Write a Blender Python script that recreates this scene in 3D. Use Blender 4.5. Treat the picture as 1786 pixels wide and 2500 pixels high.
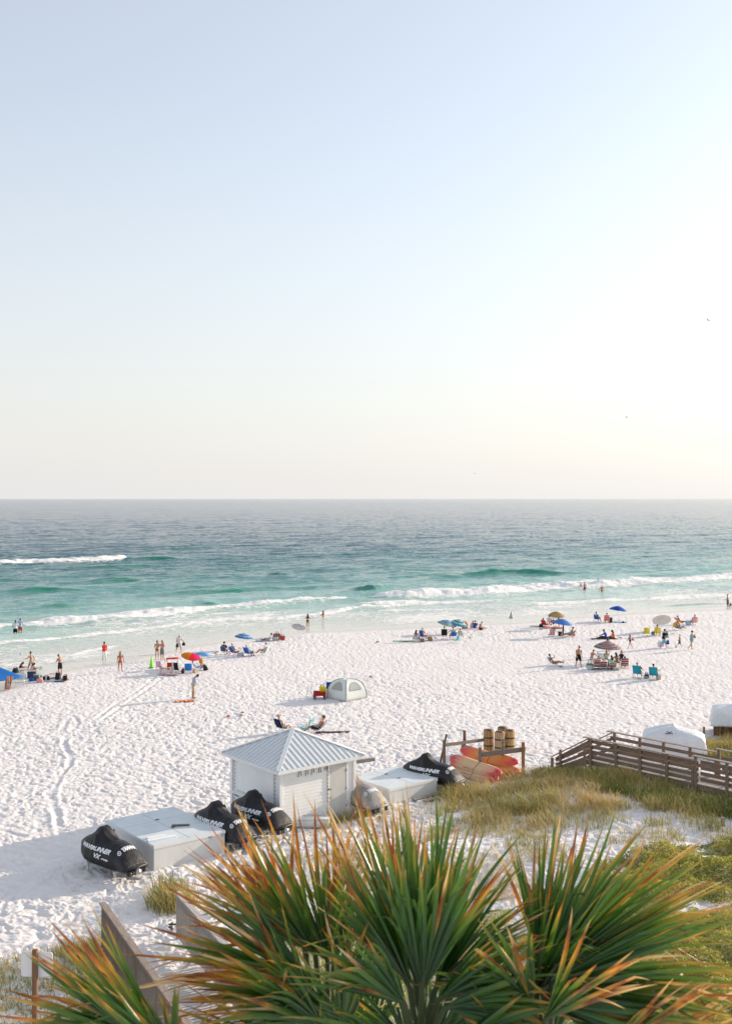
import bpy, bmesh, math, random
import numpy as np
from mathutils import Vector, Matrix, Euler
for o in list(bpy.data.objects): bpy.data.objects.remove(o)
SC = bpy.context.scene; COL = SC.collection
R = math.radians
random.seed(7)
# ------------------------------------------------------------------ camera, sky, sun, exposure
CAM_H = 14.0; F = 2589.0; CX = 893.0; HY = 1217.5      # camera height, focal length, centre and horizon in photo pixels (1786 x 2500)
cam = bpy.data.cameras.new('camera'); camo = bpy.data.objects.new('camera', cam); COL.objects.link(camo)
camo.location = (0, 0, CAM_H); camo.rotation_euler = (R(90), 0, 0)
cam.sensor_fit = 'VERTICAL'; cam.sensor_height = 36.0; cam.sensor_width = 25.72
cam.lens = 36.0 * F / 2500.0
cam.shift_y = -(1250 - HY) / 2500.0
cam.clip_start = 0.1; cam.clip_end = 90000
cam.dof.use_dof = True; cam.dof.focus_distance = 62.0; cam.dof.aperture_fstop = 3.2
SC.camera = camo
SUN_EL = R(15.5); SUN_DIR = Vector((0.865, 0.50, 0)).normalized()      # towards the sun, on the ground plane
SUN_ROT = math.atan2(SUN_DIR.x, SUN_DIR.y)
W = bpy.data.worlds.new("World"); SC.world = W; W.use_nodes = True
wn = W.node_tree.nodes; wl = W.node_tree.links
sky = wn.new('ShaderNodeTexSky'); sky.sky_type = 'NISHITA'; sky.sun_disc = False
sky.sun_elevation = SUN_EL; sky.sun_rotation = SUN_ROT
sky.altitude = 0; sky.air_density = 1.0; sky.dust_density = 1.0; sky.ozone_density = 1.2
bg = wn['Background']; SKY_K = 0.12; bg.inputs[1].default_value = SKY_K
# the summer haze over the water: whitens the sky towards the horizon and towards the sun
tcw = wn.new('ShaderNodeTexCoord'); sep = wn.new('ShaderNodeSeparateXYZ'); wl.new(tcw.outputs['Generated'], sep.inputs[0])
def wm(op, a, b=None):
    x = wn.new('ShaderNodeMath'); x.operation = op
    for i, v in enumerate((a, b)):
        if v is None: continue
        if hasattr(v, 'is_linked'): wl.new(v, x.inputs[i])
        else: x.inputs[i].default_value = v
    return x.outputs[0]
hz = wm('MAXIMUM', wm('POWER', 2.718, wm('MULTIPLY', wm('MAXIMUM', sep.outputs[2], 0.0), -2.3)), 0.44)
dp = wn.new('ShaderNodeVectorMath'); dp.operation = 'DOT_PRODUCT'; wl.new(tcw.outputs['Generated'], dp.inputs[0])
dp.inputs[1].default_value = (SUN_DIR.x*math.cos(SUN_EL), SUN_DIR.y*math.cos(SUN_EL), math.sin(SUN_EL))
gl = wm('POWER', wm('MAXIMUM', dp.outputs['Value'], 0.0), 2.2)
def wmix(fac, a, b):
    x = wn.new('ShaderNodeMix'); x.data_type = 'RGBA'
    wl.new(fac, x.inputs[0])
    for i, v in ((6, a), (7, b)):
        if hasattr(v, 'is_linked'): wl.new(v, x.inputs[i])
        else: x.inputs[i].default_value = (*v, 1)
    return x.outputs[2]
hcol = wmix(gl, tuple(v/SKY_K for v in (0.365, 0.357, 0.355)), tuple(v/SKY_K for v in (0.475, 0.455, 0.42)))
hs_ = wn.new('ShaderNodeHueSaturation'); hs_.inputs['Saturation'].default_value = 0.88; wl.new(wmix(hz, sky.outputs[0], hcol), hs_.inputs['Color']); wl.new(hs_.outputs[0], bg.inputs[0])
sun = bpy.data.lights.new('sun', 'SUN'); sun.energy = 2.65; sun.angle = R(0.6); sun.color = (1.0, 0.84, 0.67)
suno = bpy.data.objects.new('sun', sun); COL.objects.link(suno)
sdir = Vector((SUN_DIR.x*math.cos(SUN_EL), SUN_DIR.y*math.cos(SUN_EL), math.sin(SUN_EL)))
suno.rotation_euler = (-sdir).to_track_quat('-Z', 'Y').to_euler(); suno.location = (40, 20, 40)
SC.view_settings.view_transform = 'Standard'; SC.view_settings.look = 'None'
SC.view_settings.exposure = 1.17; SC.view_settings.gamma = 1.0
SC.render.engine = 'CYCLES'; SC.cycles.use_denoising = True; SC.cycles.denoiser = 'OPENIMAGEDENOISE'; SC.cycles.denoising_input_passes = 'RGB_ALBEDO_NORMAL'; SC.cycles.denoising_prefilter = 'ACCURATE'
SC.cycles.max_bounces = 6; SC.cycles.transparent_max_bounces = 6; SC.cycles.caustics_reflective = False; SC.cycles.caustics_refractive = False

# ------------------------------------------------------------------ helpers: materials
MATS = {}
def nodes(name):
    m = bpy.data.materials.new(name); m.use_nodes = True
    nt = m.node_tree; b = nt.nodes['Principled BSDF']
    return m, nt.nodes, nt.links, b
def mix(n, l, fac, a, b, typ='MIX'):
    x = n.new('ShaderNodeMix'); x.data_type = 'RGBA'; x.blend_type = typ
    for i, v in ((0, fac), (6, a), (7, b)):
        if hasattr(v, 'is_linked'): l.new(v, x.inputs[i])
        elif i == 0: x.inputs[0].default_value = v
        else: x.inputs[i].default_value = (*v[:3], 1)
    return x.outputs[2]
def ramp(n, l, src, pts, interp='LINEAR'):
    r = n.new('ShaderNodeValToRGB'); l.new(src, r.inputs[0]); e = r.color_ramp.elements
    r.color_ramp.interpolation = interp
    while len(e) < len(pts): e.new(0.5)
    for k, (p, c) in enumerate(pts):
        e[k].position = p; e[k].color = (*(c if hasattr(c, '__len__') else (c,)*3), 1)
    return r.outputs[0]
def noise(n, l, scale, detail=3, vec=None, rough=0.55, out=0, dist=0):
    t = n.new('ShaderNodeTexNoise'); t.inputs['Scale'].default_value = scale; t.inputs['Detail'].default_value = detail
    t.inputs['Roughness'].default_value = rough; t.inputs['Distortion'].default_value = dist
    if vec is not None: l.new(vec, t.inputs['Vector'])
    return t.outputs[out]
def coord(n, kind='Object'): return n.new('ShaderNodeTexCoord').outputs[kind]
def mapping(n, l, vec, scale=(1,1,1), rot=(0,0,0)):
    m = n.new('ShaderNodeMapping'); l.new(vec, m.inputs[0]); m.inputs['Scale'].default_value = scale; m.inputs['Rotation'].default_value = rot
    return m.outputs[0]
def bump(n, l, h, strength, dist, b, normal=None):
    x = n.new('ShaderNodeBump'); x.inputs['Strength'].default_value = strength; x.inputs['Distance'].default_value = dist
    l.new(h, x.inputs['Height'])
    if normal is not None: l.new(normal, x.inputs['Normal'])
    if b is not None: l.new(x.outputs[0], b.inputs['Normal'])
    return x.outputs[0]
def attr(n, name, out='Fac'):
    a = n.new('ShaderNodeAttribute'); a.attribute_name = name; return a.outputs[out]
def math_(n, l, op, a, b=None, c=None):
    m = n.new('ShaderNodeMath'); m.operation = op
    for i, v in enumerate((a, b, c)):
        if v is None: continue
        if hasattr(v, 'is_linked'): l.new(v, m.inputs[i])
        else: m.inputs[i].default_value = v
    return m.outputs[0]
def cloth(c, rough=0.85, var=0.16, scale=14, trans=0.0):
    key = ('cloth', c, rough, trans)
    if key in MATS: return MATS[key]
    m, n, l, b = nodes('cloth'); t = noise(n, l, scale, 4, coord(n))
    lo = tuple(max(0, x*(1-var)) for x in c); hi = tuple(min(1, x*(1+var)) for x in c)
    l.new(mix(n, l, t, lo, hi), b.inputs['Base Color']); b.inputs['Roughness'].default_value = rough
    b.inputs['Specular IOR Level'].default_value = 0.25
    bump(n, l, noise(n, l, scale*1.7, 3, coord(n)), 0.35, 0.03, b)
    if trans > 0:
        tr = n.new('ShaderNodeBsdfTranslucent'); tr.inputs[0].default_value = (*c, 1)
        ms = n.new('ShaderNodeMixShader'); ms.inputs[0].default_value = trans
        l.new(b.outputs[0], ms.inputs[1]); l.new(tr.outputs[0], ms.inputs[2]); l.new(ms.outputs[0], n['Material Output'].inputs[0])
    MATS[key] = m; return m
def plain(c, rough=0.5, metal=0.0, var=0.1, scale=6, bumpk=0.08):
    key = ('plain', c, rough, metal)
    if key in MATS: return MATS[key]
    m, n, l, b = nodes('surface'); t = noise(n, l, scale, 5, coord(n))
    lo = tuple(max(0, x*(1-var)) for x in c); hi = tuple(min(1, x*(1+var)) for x in c)
    l.new(mix(n, l, t, lo, hi), b.inputs['Base Color'])
    l.new(ramp(n, l, noise(n, l, scale*2, 3, coord(n)), [(0.3, max(0.05, rough-0.1)), (0.7, min(1, rough+0.1))]), b.inputs['Roughness'])
    b.inputs['Metallic'].default_value = metal
    bump(n, l, noise(n, l, scale*6, 3, coord(n)), bumpk, 0.01, b)
    MATS[key] = m; return m
def skin(c):
    key = ('skin', c)
    if key in MATS: return MATS[key]
    m, n, l, b = nodes('skin'); t = noise(n, l, 9, 3, coord(n))
    l.new(mix(n, l, t, tuple(x*0.86 for x in c), tuple(x*1.1 for x in c)), b.inputs['Base Color'])
    b.inputs['Roughness'].default_value = 0.5; b.inputs['Specular IOR Level'].default_value = 0.35
    MATS[key] = m; return m
def wood(c, key='wood', dark=0.45, sx=1.2, sy=14, sz=14):
    k = (key, c, sx, sy)
    if k in MATS: return MATS[k]
    m, n, l, b = nodes('wood'); v = mapping(n, l, coord(n), (sx, sy, sz))
    t = noise(n, l, 2.2, 6, v, 0.65, dist=0.6)
    big = noise(n, l, 0.9, 3, coord(n))
    col = mix(n, l, ramp(n, l, t, [(0.3, 0), (0.7, 1)]), tuple(x*dark for x in c), tuple(min(1, x*1.15) for x in c))
    col = mix(n, l, ramp(n, l, big, [(0.35, 0.0), (0.75, 0.6)]), col, tuple(x*0.62 for x in c))
    l.new(col, b.inputs['Base Color']); b.inputs['Roughness'].default_value = 0.8
    bump(n, l, t, 0.5, 0.01, b)
    MATS[k] = m; return m

# ------------------------------------------------------------------ helpers: meshes
class MB:
    def __init__(s): s.v = []; s.f = []; s.m = []; s.uv = None
    def add(s, vs, fs, mi=0):
        k = len(s.v); s.v += [tuple(x) for x in vs]; s.f += [tuple(i+k for i in f) for f in fs]; s.m += [mi]*len(fs)
    def box(s, c, size, rot=None, mi=0, taper=1.0):
        x, y, z = (d/2 for d in size)
        vs = [Vector((sx*x*(taper if sz > 0 else 1), sy*y*(taper if sz > 0 else 1), sz*z)) for sz in (-1, 1) for sy in (-1, 1) for sx in (-1, 1)]
        if rot is not None: vs = [rot @ v for v in vs]
        c = Vector(c); s.add([v+c for v in vs], [(0,2,3,1),(4,5,7,6),(0,1,5,4),(2,6,7,3),(0,4,6,2),(1,3,7,5)], mi)
    def bevbox(s, c, size, bev=0.03, rot=None, mi=0):
        x, y, z = (d/2 for d in size); b = min(bev, x*0.9, y*0.9, z*0.9)
        rings = []
        for (zz, e) in ((-z, b), (-z+b, 0), (z-b, 0), (z, b)):
            r = []
            for sx, sy in ((1,1),(-1,1),(-1,-1),(1,-1)):
                X, Y = x-e, y-e; p1 = (sx*X, sy*(Y-b if e == 0 else Y)); p2 = (sx*(X-b if e == 0 else X), sy*Y)
                if e: p1 = (sx*X, sy*(Y-b*0.3)); p2 = (sx*(X-b*0.3), sy*Y)
                r += [p1, p2] if sx*sy > 0 else [p2, p1]
            rings.append([Vector((p[0], p[1], zz)) for p in r])
        if rot is not None: rings = [[rot @ v for v in r] for r in rings]
        c = Vector(c); s.loft([[v+c for v in r] for r in rings], mi=mi)
    def loft(s, rings, close=True, cap=True, mi=0):
        n = len(rings[0]); vs = [v for r in rings for v in r]; fs = []
        for i in range(len(rings)-1):
            for j in range(n if close else n-1):
                a = i*n+j; b = i*n+(j+1) % n; fs.append((a, b, b+n, a+n))
        if cap and close:
            fs.append(tuple(range(n-1, -1, -1))); k = (len(rings)-1)*n; fs.append(tuple(range(k, k+n)))
        s.add(vs, fs, mi)
    def tube(s, pts, rad, n=8, side=None, mi=0, cap=True):
        pts = [Vector(p) for p in pts]; N = len(pts)
        if not hasattr(rad, '__len__'): rad = [rad]*N
        rings = []; prev = None
        for i, p in enumerate(pts):
            t = (pts[min(i+1, N-1)] - pts[max(i-1, 0)])
            t = t.normalized() if t.length > 1e-9 else Vector((0, 0, 1))
            if side is not None: a = Vector(side)
            elif prev is None: a = Vector((1, 0, 0)) if abs(t.x) < 0.9 else Vector((0, 1, 0))
            else: a = prev
            a = (a - t*a.dot(t)); a = a.normalized() if a.length > 1e-6 else t.orthogonal().normalized(); b = t.cross(a); prev = a
            r = rad[i]; rx, ry = r if hasattr(r, '__len__') else (r, r)
            rings.append([p + a*(rx*math.cos(2*math.pi*k/n)) + b*(ry*math.sin(2*math.pi*k/n)) for k in range(n)])
        s.loft(rings, True, cap, mi)
    def bar(s, a, b, w, h, mi=0, up=(0, 0, 1)):
        a, b = Vector(a), Vector(b); t = (b-a).normalized(); sd = t.cross(Vector(up))
        sd = sd.normalized() if sd.length > 1e-6 else Vector((1, 0, 0)); u = sd.cross(t)
        s.loft([[p+sd*(x*w/2)+u*(y*h/2) for x, y in ((1,1),(-1,1),(-1,-1),(1,-1))] for p in (a, b)], mi=mi)
    def ball(s, c, r, nu=10, nv=7, mi=0, fn=None):
        c = Vector(c); rx, ry, rz = r if hasattr(r, '__len__') else (r, r, r)
        vs = []; fs = []
        for i in range(nv+1):
            th = math.pi*i/nv
            for j in range(nu):
                ph = 2*math.pi*j/nu; d = Vector((math.sin(th)*math.cos(ph), math.sin(th)*math.sin(ph), math.cos(th)))
                p = Vector((d.x*rx, d.y*ry, d.z*rz))
                if fn: p = fn(p, d)
                vs.append(p+c)
        for i in range(nv):
            for j in range(nu):
                a = i*nu+j; b = i*nu+(j+1) % nu; fs.append((a, a+nu, b+nu, b))
        s.add(vs, fs, mi)
    def build(s, name, mats, parent=None, smooth=True, bevel=0):
        me = bpy.data.meshes.new(name); me.from_pydata(s.v, [], s.f)
        for m in (mats if isinstance(mats, (list, tuple)) else [mats]): me.materials.append(m)
        if len(set(s.m)) > 1: me.polygons.foreach_set('material_index', s.m)
        me.polygons.foreach_set('use_smooth', [smooth]*len(s.f)); me.update()
        o = bpy.data.objects.new(name, me); COL.objects.link(o)
        if parent is not None: o.parent = parent
        if bevel: 
            b = o.modifiers.new('bevel', 'BEVEL'); b.width = bevel; b.segments = 2; b.limit_method = 'ANGLE'
        return o
def fix(o):
    bm = bmesh.new(); bm.from_mesh(o.data); bmesh.ops.remove_doubles(bm, verts=bm.verts, dist=1e-5)
    bmesh.ops.recalc_face_normals(bm, faces=bm.faces); bm.to_mesh(o.data); bm.free(); return o
def tag(o, label, cat, group=None, kind=None):
    if kind: o['kind'] = kind
    if label: o['label'] = label
    if cat: o['category'] = cat
    if group: o['group'] = group
    return o
def thing(name, label, cat, loc, rz=0.0, group=None):
    o = bpy.data.objects.new(name, None); COL.objects.link(o); o.location = loc; o.rotation_euler = (0, 0, rz); o.empty_display_size = 0.2
    return tag(o, label, cat, group)
def text(body, size, fn, mat, name, parent, shear=0.0, extrude=0.0, cuts=1, sp=1.0, bold=0.0):
    cu = bpy.data.curves.new('lettering', 'FONT'); cu.body = body; cu.size = size; cu.shear = shear; cu.align_x = 'CENTER'; cu.space_character = sp; cu.offset = bold
    cu.resolution_u = 3
    t = bpy.data.objects.new('lettering', cu); COL.objects.link(t)
    me = bpy.data.meshes.new_from_object(t.evaluated_get(bpy.context.evaluated_depsgraph_get()))
    bpy.data.objects.remove(t); bpy.data.curves.remove(cu)
    bm = bmesh.new(); bm.from_mesh(me)
    if cuts: bmesh.ops.subdivide_edges(bm, edges=bm.edges, cuts=cuts, use_grid_fill=True)
    bmesh.ops.triangulate(bm, faces=bm.faces)
    for v in bm.verts: v.co = fn(v.co.x, v.co.y)
    bmesh.ops.recalc_face_normals(bm, faces=bm.faces)
    bm.to_mesh(me); bm.free()
    me.materials.clear(); me.materials.append(mat)
    o = bpy.data.objects.new(name, me); COL.objects.link(o); o.parent = parent; return o

# ------------------------------------------------------------------ helpers: value noise and the lie of the land
def sst(x): x = np.clip(x, 0, 1); return x*x*(3-2*x)
def vnoise(x, y, seed=0):
    xi = np.floor(x).astype(np.int64); yi = np.floor(y).astype(np.int64); fx = x-xi; fy = y-yi
    def h(a, b):
        k = (a*374761393 + b*668265263 + seed*974634777) & 0xffffffff
        k = ((k ^ (k >> 13))*1274126177) & 0xffffffff; k = k ^ (k >> 16)
        return (k & 0xffff)/65535.0
    u = fx*fx*fx*(fx*(fx*6-15)+10); v = fy*fy*fy*(fy*(fy*6-15)+10)
    return (h(xi, yi)*(1-u)+h(xi+1, yi)*u)*(1-v)+(h(xi, yi+1)*(1-u)+h(xi+1, yi+1)*u)*v
def perlin(x, y, seed=0):
    xi = np.floor(x).astype(np.int64); yi = np.floor(y).astype(np.int64); fx = x-xi; fy = y-yi
    def g(a, b, dx, dy):
        k = (a*374761393 + b*668265263 + seed*974634777) & 0xffffffff
        k = ((k ^ (k >> 13))*1274126177) & 0xffffffff; k = k ^ (k >> 16)
        t = (k & 0xffff)/65535.0*2*math.pi
        return np.cos(t)*dx+np.sin(t)*dy
    u = fx*fx*fx*(fx*(fx*6-15)+10); v = fy*fy*fy*(fy*(fy*6-15)+10)
    return (g(xi, yi, fx, fy)*(1-u)+g(xi+1, yi, fx-1, fy)*u)*(1-v)+(g(xi, yi+1, fx, fy-1)*(1-u)+g(xi+1, yi+1, fx-1, fy-1)*u)*v
def fbm(x, y, seed=0, oct=3, gain=0.5):
    t = 0; a = 1; s = 0
    for k in range(oct):
        t = t + a*vnoise(x*2**k+k*17.3, y*2**k-k*9.1, seed+k); s += a; a *= gain
    return t/s
SEA_Z = -0.15
P0 = np.array((-25.0, 86.0)); E_ = np.array((0.834, 0.552)); N_ = np.array((-0.552, 0.834))
EDGE_S = [-60, -6.4, 0, 14.7, 28.3, 41.4, 54.1, 70.4, 87, 200]; EDGE_D = [-22, -6.0, 0.5, 8.5, 12.0, 9.0, 6.4, 5.9, 2.2, -2]
def sd(x, y):
    rx = x-P0[0]; ry = y-P0[1]; return rx*E_[0]+ry*E_[1], rx*N_[0]+ry*N_[1]
def offshore(x, y):
    s, d = sd(x, y); return d - np.interp(s, EDGE_S, EDGE_D) + 1.6*(fbm(s*0.16, s*0+2.0, 41, 3)-0.5)
def tz(x, y):
    """height of the ground without its footprints"""
    x = np.asarray(x, float); y = np.asarray(y, float)
    m = 0.62*sst((x-1.0-(y-30)*0.12)/8)*sst((55-y)/5)
    m = m + 0.35*np.exp(-((x-1.5)**2/22+(y-41.5)**2/7))
    m = m*(0.75+0.5*fbm(x*0.25, y*0.25, 5, 2))
    off = offshore(x, y)
    return m - np.where(off > -5, (off+5)*0.03 + np.maximum(off, 0)*0.03, 0)
def at(px, py, z=None):
    """the point of the ground (or of height z) seen at a photo pixel"""
    g = 0.0 if z is None else z
    for _ in range(6):
        Y = F*(CAM_H-g)/(py-HY); X = (px-CX)*Y/F
        if z is not None: break
        g = float(tz(X, Y))
    return Vector((X, Y, g))
def up_at(py, Y): return CAM_H-(py-HY)*Y/F           # height above datum of a pixel row at distance Y
UD = Vector((0.776, 0.63, 0)); VD = Vector((-0.63, 0.776, 0))      # the two directions the shack and boxes are set out on
YAW_U = math.atan2(UD.y, UD.x)
# ------------------------------------------------------------------ the beach
def fan(name, radii, angs, zfun, mat, attrs=None, kind='structure'):
    r, a = np.meshgrid(radii, angs, indexing='ij'); x = r*np.sin(a); y = r*np.cos(a)
    z, extra = zfun(x, y)
    nr, na = r.shape; idx = np.arange(nr*na).reshape(nr, na)
    q = np.stack([idx[:-1, :-1], idx[:-1, 1:], idx[1:, 1:], idx[1:, :-1]], -1).reshape(-1, 4)[:, ::-1]
    me = bpy.data.meshes.new(name)
    me.vertices.add(nr*na); me.vertices.foreach_set('co', np.stack([x, y, z], -1).reshape(-1))
    me.loops.add(len(q)*4); me.loops.foreach_set('vertex_index', q.reshape(-1).astype(np.int32))
    me.polygons.add(len(q)); me.polygons.foreach_set('loop_start', np.arange(0, len(q)*4, 4, dtype=np.int32))
    me.polygons.foreach_set('use_smooth', np.ones(len(q), bool))
    me.update(calc_edges=True); me.validate()
    for k, v in (extra or {}).items():
        at_ = me.attributes.new(k, 'FLOAT', 'POINT'); at_.data.foreach_set('value', v.reshape(-1).astype(np.float32))
    me.materials.append(mat); o = bpy.data.objects.new(name, me); COL.objects.link(o); o['kind'] = kind
    return o
ANG = np.radians(np.concatenate([np.linspace(-88, -32, 30)[:-1], np.linspace(-32, -22, 70)[:-1], np.linspace(-22, 22, 940), np.linspace(22, 32, 70)[1:], np.linspace(32, 88, 30)[1:]]))
py_rows = np.linspace(2540, 1440, 640)
rad = F*CAM_H/(py_rows-HY)
rad = np.concatenate([np.linspace(0.5, rad[0]-0.3, 26), rad, np.linspace(rad[-1]+4, 420, 12)])
TRACKS = [[(163,1760),(152,1778),(160,1830),(178,1842),(171,1870),(140,1885),(122,1915),(118,1955),(135,1985),(140,2010)],
          [(185,1755),(193,1765),(165,1790),(157,1815),(170,1850),(168,1872),(150,1890),(135,1920),(126,1945),(140,1985),(147,2040),(150,2060)],
          [(1786,1662),(1650,1672),(1500,1686),(1300,1702)], [(1786,1672),(1650,1684),(1500,1699),(1300,1716)],
          [(235,1755),(280,1720),(330,1690),(380,1650)], [(250,1757),(300,1722),(350,1690),(395,1655)],
          [(900,1770),(1100,1745),(1300,1728)], [(880,1730),(1000,1723),(1150,1712),(1300,1700)]]
def beach_z(x, y):
    g = tz(x, y); r = np.hypot(x, y); off = offshore(x, y)
    # trodden sand: overlapping footprints pushed into it, with soft rims
    wx = x+0.5*perlin(x*0.9, y*0.9, 71); wy = y+0.5*perlin(x*0.9+9, y*0.9, 72)
    n1 = perlin(wx*2.1, wy*2.7, 11); n2 = perlin(wx*3.6+3, wy*4.3, 12); n3 = perlin(wx*6.2, wy*6.2+5, 13)
    h = -0.115*sst((n1+0.02)/0.40) + 0.085*n2 - 0.075*sst((n2-0.08)/0.3) + 0.04*n3
    lo = 0.95+0.9*(fbm(x*0.09, y*0.09, 21, 2)-0.5)
    amp = lo*sst((-off-0.6)/4.0)*(0.55+0.45*sst((r-20)/8))
    h = h*(0.70-0.32*sst((r-48)/35))*amp + 0.10*(fbm(x*0.22, y*0.22, 23, 2)-0.5)*sst(-off/6)
    for t, line in enumerate(TRACKS):
        p = [at(*q) for q in line]
        pts = np.array([(q.x, q.y) for q in p]); best = np.full(x.shape, 9.0)
        x0, x1 = pts[:,0].min()-1, pts[:,0].max()+1; y0, y1 = pts[:,1].min()-1, pts[:,1].max()+1
        sel = (x > x0) & (x < x1) & (y > y0) & (y < y1); bx = x[sel]; by = y[sel]; bb = best[sel]
        for a, b in zip(pts[:-1], pts[1:]):
            d = b-a; tt = np.clip(((bx-a[0])*d[0]+(by-a[1])*d[1])/(d@d), 0, 1)
            bb = np.minimum(bb, np.hypot(bx-a[0]-tt*d[0], by-a[1]-tt*d[1]))
        bb = bb+0.10*(fbm(bx*1.2, by*1.2, 81, 2)-0.5); k = np.exp(-(bb/0.13)**2); rim = np.exp(-((bb-0.24)/0.09)**2)
        w_ = (0.35+0.9*fbm(bx*0.3, by*0.3, 82, 2)); h[sel] = h[sel]*(1-0.6*k) - w_*0.045*k + w_*0.025*rim
    return g+h, {'wet': sst((off+2.6)/2.4), 'grit': sst((r-15)/40)}
m, n, l, b = nodes('sand'); gc = coord(n)
sv = mapping(n, l, gc, (1, 1, 0.5))
c1 = mix(n, l, ramp(n, l, noise(n, l, 0.35, 4, sv), [(0.35, 0), (0.7, 1)]), (0.76, 0.725, 0.715), (0.71, 0.665, 0.645))
c1 = mix(n, l, ramp(n, l, noise(n, l, 7.0, 4, sv, 0.7), [(0.3, 0), (0.75, 0.75)]), c1, (0.81, 0.775, 0.76))
# bits of straw, roots and debris
c1 = mix(n, l, ramp(n, l, noise(n, l, 2.3, 6, mapping(n, l, gc, (1.6, 0.8, 1)), 0.75), [(0.70, 0), (0.76, 0.55)]), c1, (0.42, 0.34, 0.27))
c2 = mix(n, l, attr(n, 'wet'), c1, (0.62, 0.57, 0.50))
l.new(c2, b.inputs['Base Color'])
l.new(ramp(n, l, attr(n, 'wet'), [(0.3, 0.95), (1.0, 0.25)]), b.inputs['Roughness']); b.inputs['Specular IOR Level'].default_value = 0.3
vo = n.new('ShaderNodeTexVoronoi'); vo.feature = 'SMOOTH_F1'; vo.inputs['Scale'].default_value = 3.9; l.new(sv, vo.inputs['Vector'])
hh = math_(n, l, 'ADD', vo.outputs[0], math_(n, l, 'MULTIPLY', noise(n, l, 6.5, 5, sv, 0.6), 0.8))
hh = math_(n, l, 'MULTIPLY', hh, math_(n, l, 'SUBTRACT', 1.0, attr(n, 'wet')))
bump(n, l, hh, 0.5, 0.12, b)
SAND = m
fan('beach', rad, ANG, beach_z, SAND)

# ------------------------------------------------------------------ the sea
def S(*pts): 
    q = [at(px, py, SEA_Z) for px, py in pts]; q = [sd(v.x, v.y) for v in q]; return [float(a) for a, _ in q], [float(c) for _, c in q]
# foam lines: photo track, half width (m), rise of the breaking crest (m), strength
FOAM = [
 (S((906,1463),(1010,1460),(1150,1453),(1300,1444),(1500,1432),(1660,1424),(1800,1415),(1950,1406)), 3.2, 0.75, 1.0),
 (S((55,1530),(222,1518),(388,1504),(554,1486),(700,1474),(848,1462)), 1.9, 0.4, 1.0),
 (S((-120,1560),(0,1534),(55,1530)), 2.0, 0.3, 0.6),
 (S((-150,1385),(0,1380),(150,1375),(310,1369)), 2.6, 0.8, 1.0),
 (S((-80,1592),(0,1580),(80,1572),(150,1561)), 1.5, 0.25, 0.95),
 (S((150,1561),(222,1553),(388,1536),(499,1522),(600,1517),(693,1513),(800,1500),(900,1486),(1000,1480)), 0.85, 0.14, 0.8),
 (S((388,1520),(470,1508),(560,1500),(640,1495)), 0.8, 0.1, 0.55),
 (S((870,1480),(950,1478),(1064,1474),(1160,1471),(1227,1469)), 1.5, 0.12, 0.8),
 (S((1282,1479),(1400,1473),(1550,1468),(1700,1461),(1800,1456),(1950,1448)), 1.6, 0.15, 0.75),
 (S((900,1497),(1040,1492),(1140,1489)), 0.7, 0.08, 0.55),
 (S((1130,1488),(1300,1486),(1450,1480)), 0.6, 0.08, 0.35),
 (S((170,1602),(215,1593),(255,1586),(300,1577)), 0.7, 0.1, 0.7),
 (S((88,1617),(110,1613),(140,1608)), 0.5, 0.1, 0.8), (S((0,1630),(20,1627),(36,1622)), 0.5, 0.1, 0.7),
 (S((440,1550),(520,1543),(600,1537)), 0.4, 0.05, 0.35),
]
SWELL = [  # unbroken swells: track, half width, height
 (S((836,1449),(870,1446),(906,1447),(960,1440)), 3.0, 1.15), (S((1036,1419),(1120,1412),(1220,1407),(1330,1405),(1445,1402)), 4.2, 1.15),
 (S((310,1370),(380,1367),(470,1363)), 4.5, 0.9), (S((210,1391),(300,1388),(390,1385)), 5, 0.75), (S((232,1424),(300,1421),(385,1420)), 4.5, 0.75),
 (S((440,1414),(500,1411),(565,1411)), 4.5, 0.8), (S((20,1448),(110,1444),(205,1441)), 4.0, 0.85), (S((420,1453),(540,1447),(665,1440)), 4.0, 0.95),
 (S((65,1489),(130,1485),(200,1482)), 2.5, 0.6), (S((655,1407),(700,1407)), 5, 0.7), (S((330,1343),(420,1341),(560,1336)), 7, 0.5), (S((900,1378),(1010,1377)), 6, 0.5),
 (S((0,1362),(45,1363)), 6, 0.8), (S((1330,1366),(1450,1360),(1560,1358)), 7, 0.5), (S((950,1395),(1070,1392)), 5, 0.6), (S((480,1475),(540,1473)), 2.5, 0.5),
 (S((1680,1362),(1786,1357)), 7, 0.5), (S((1040,1408),(1110,1404)), 4.5, 0.4), (S((640,1324),(700,1322),(900,1330)), 8, 0.4), (S((790,1424),(850,1421)), 4.5, 0.6),
 (S((1640,1395),(1786,1388)), 5, 0.45), (S((1500,1408),(1600,1404)), 4.5, 0.4), (S((1240,1470),(1480,1461)), 2.0, 0.25), (S((1600,1482),(1786,1474)), 1.6, 0.4),
]
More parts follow.
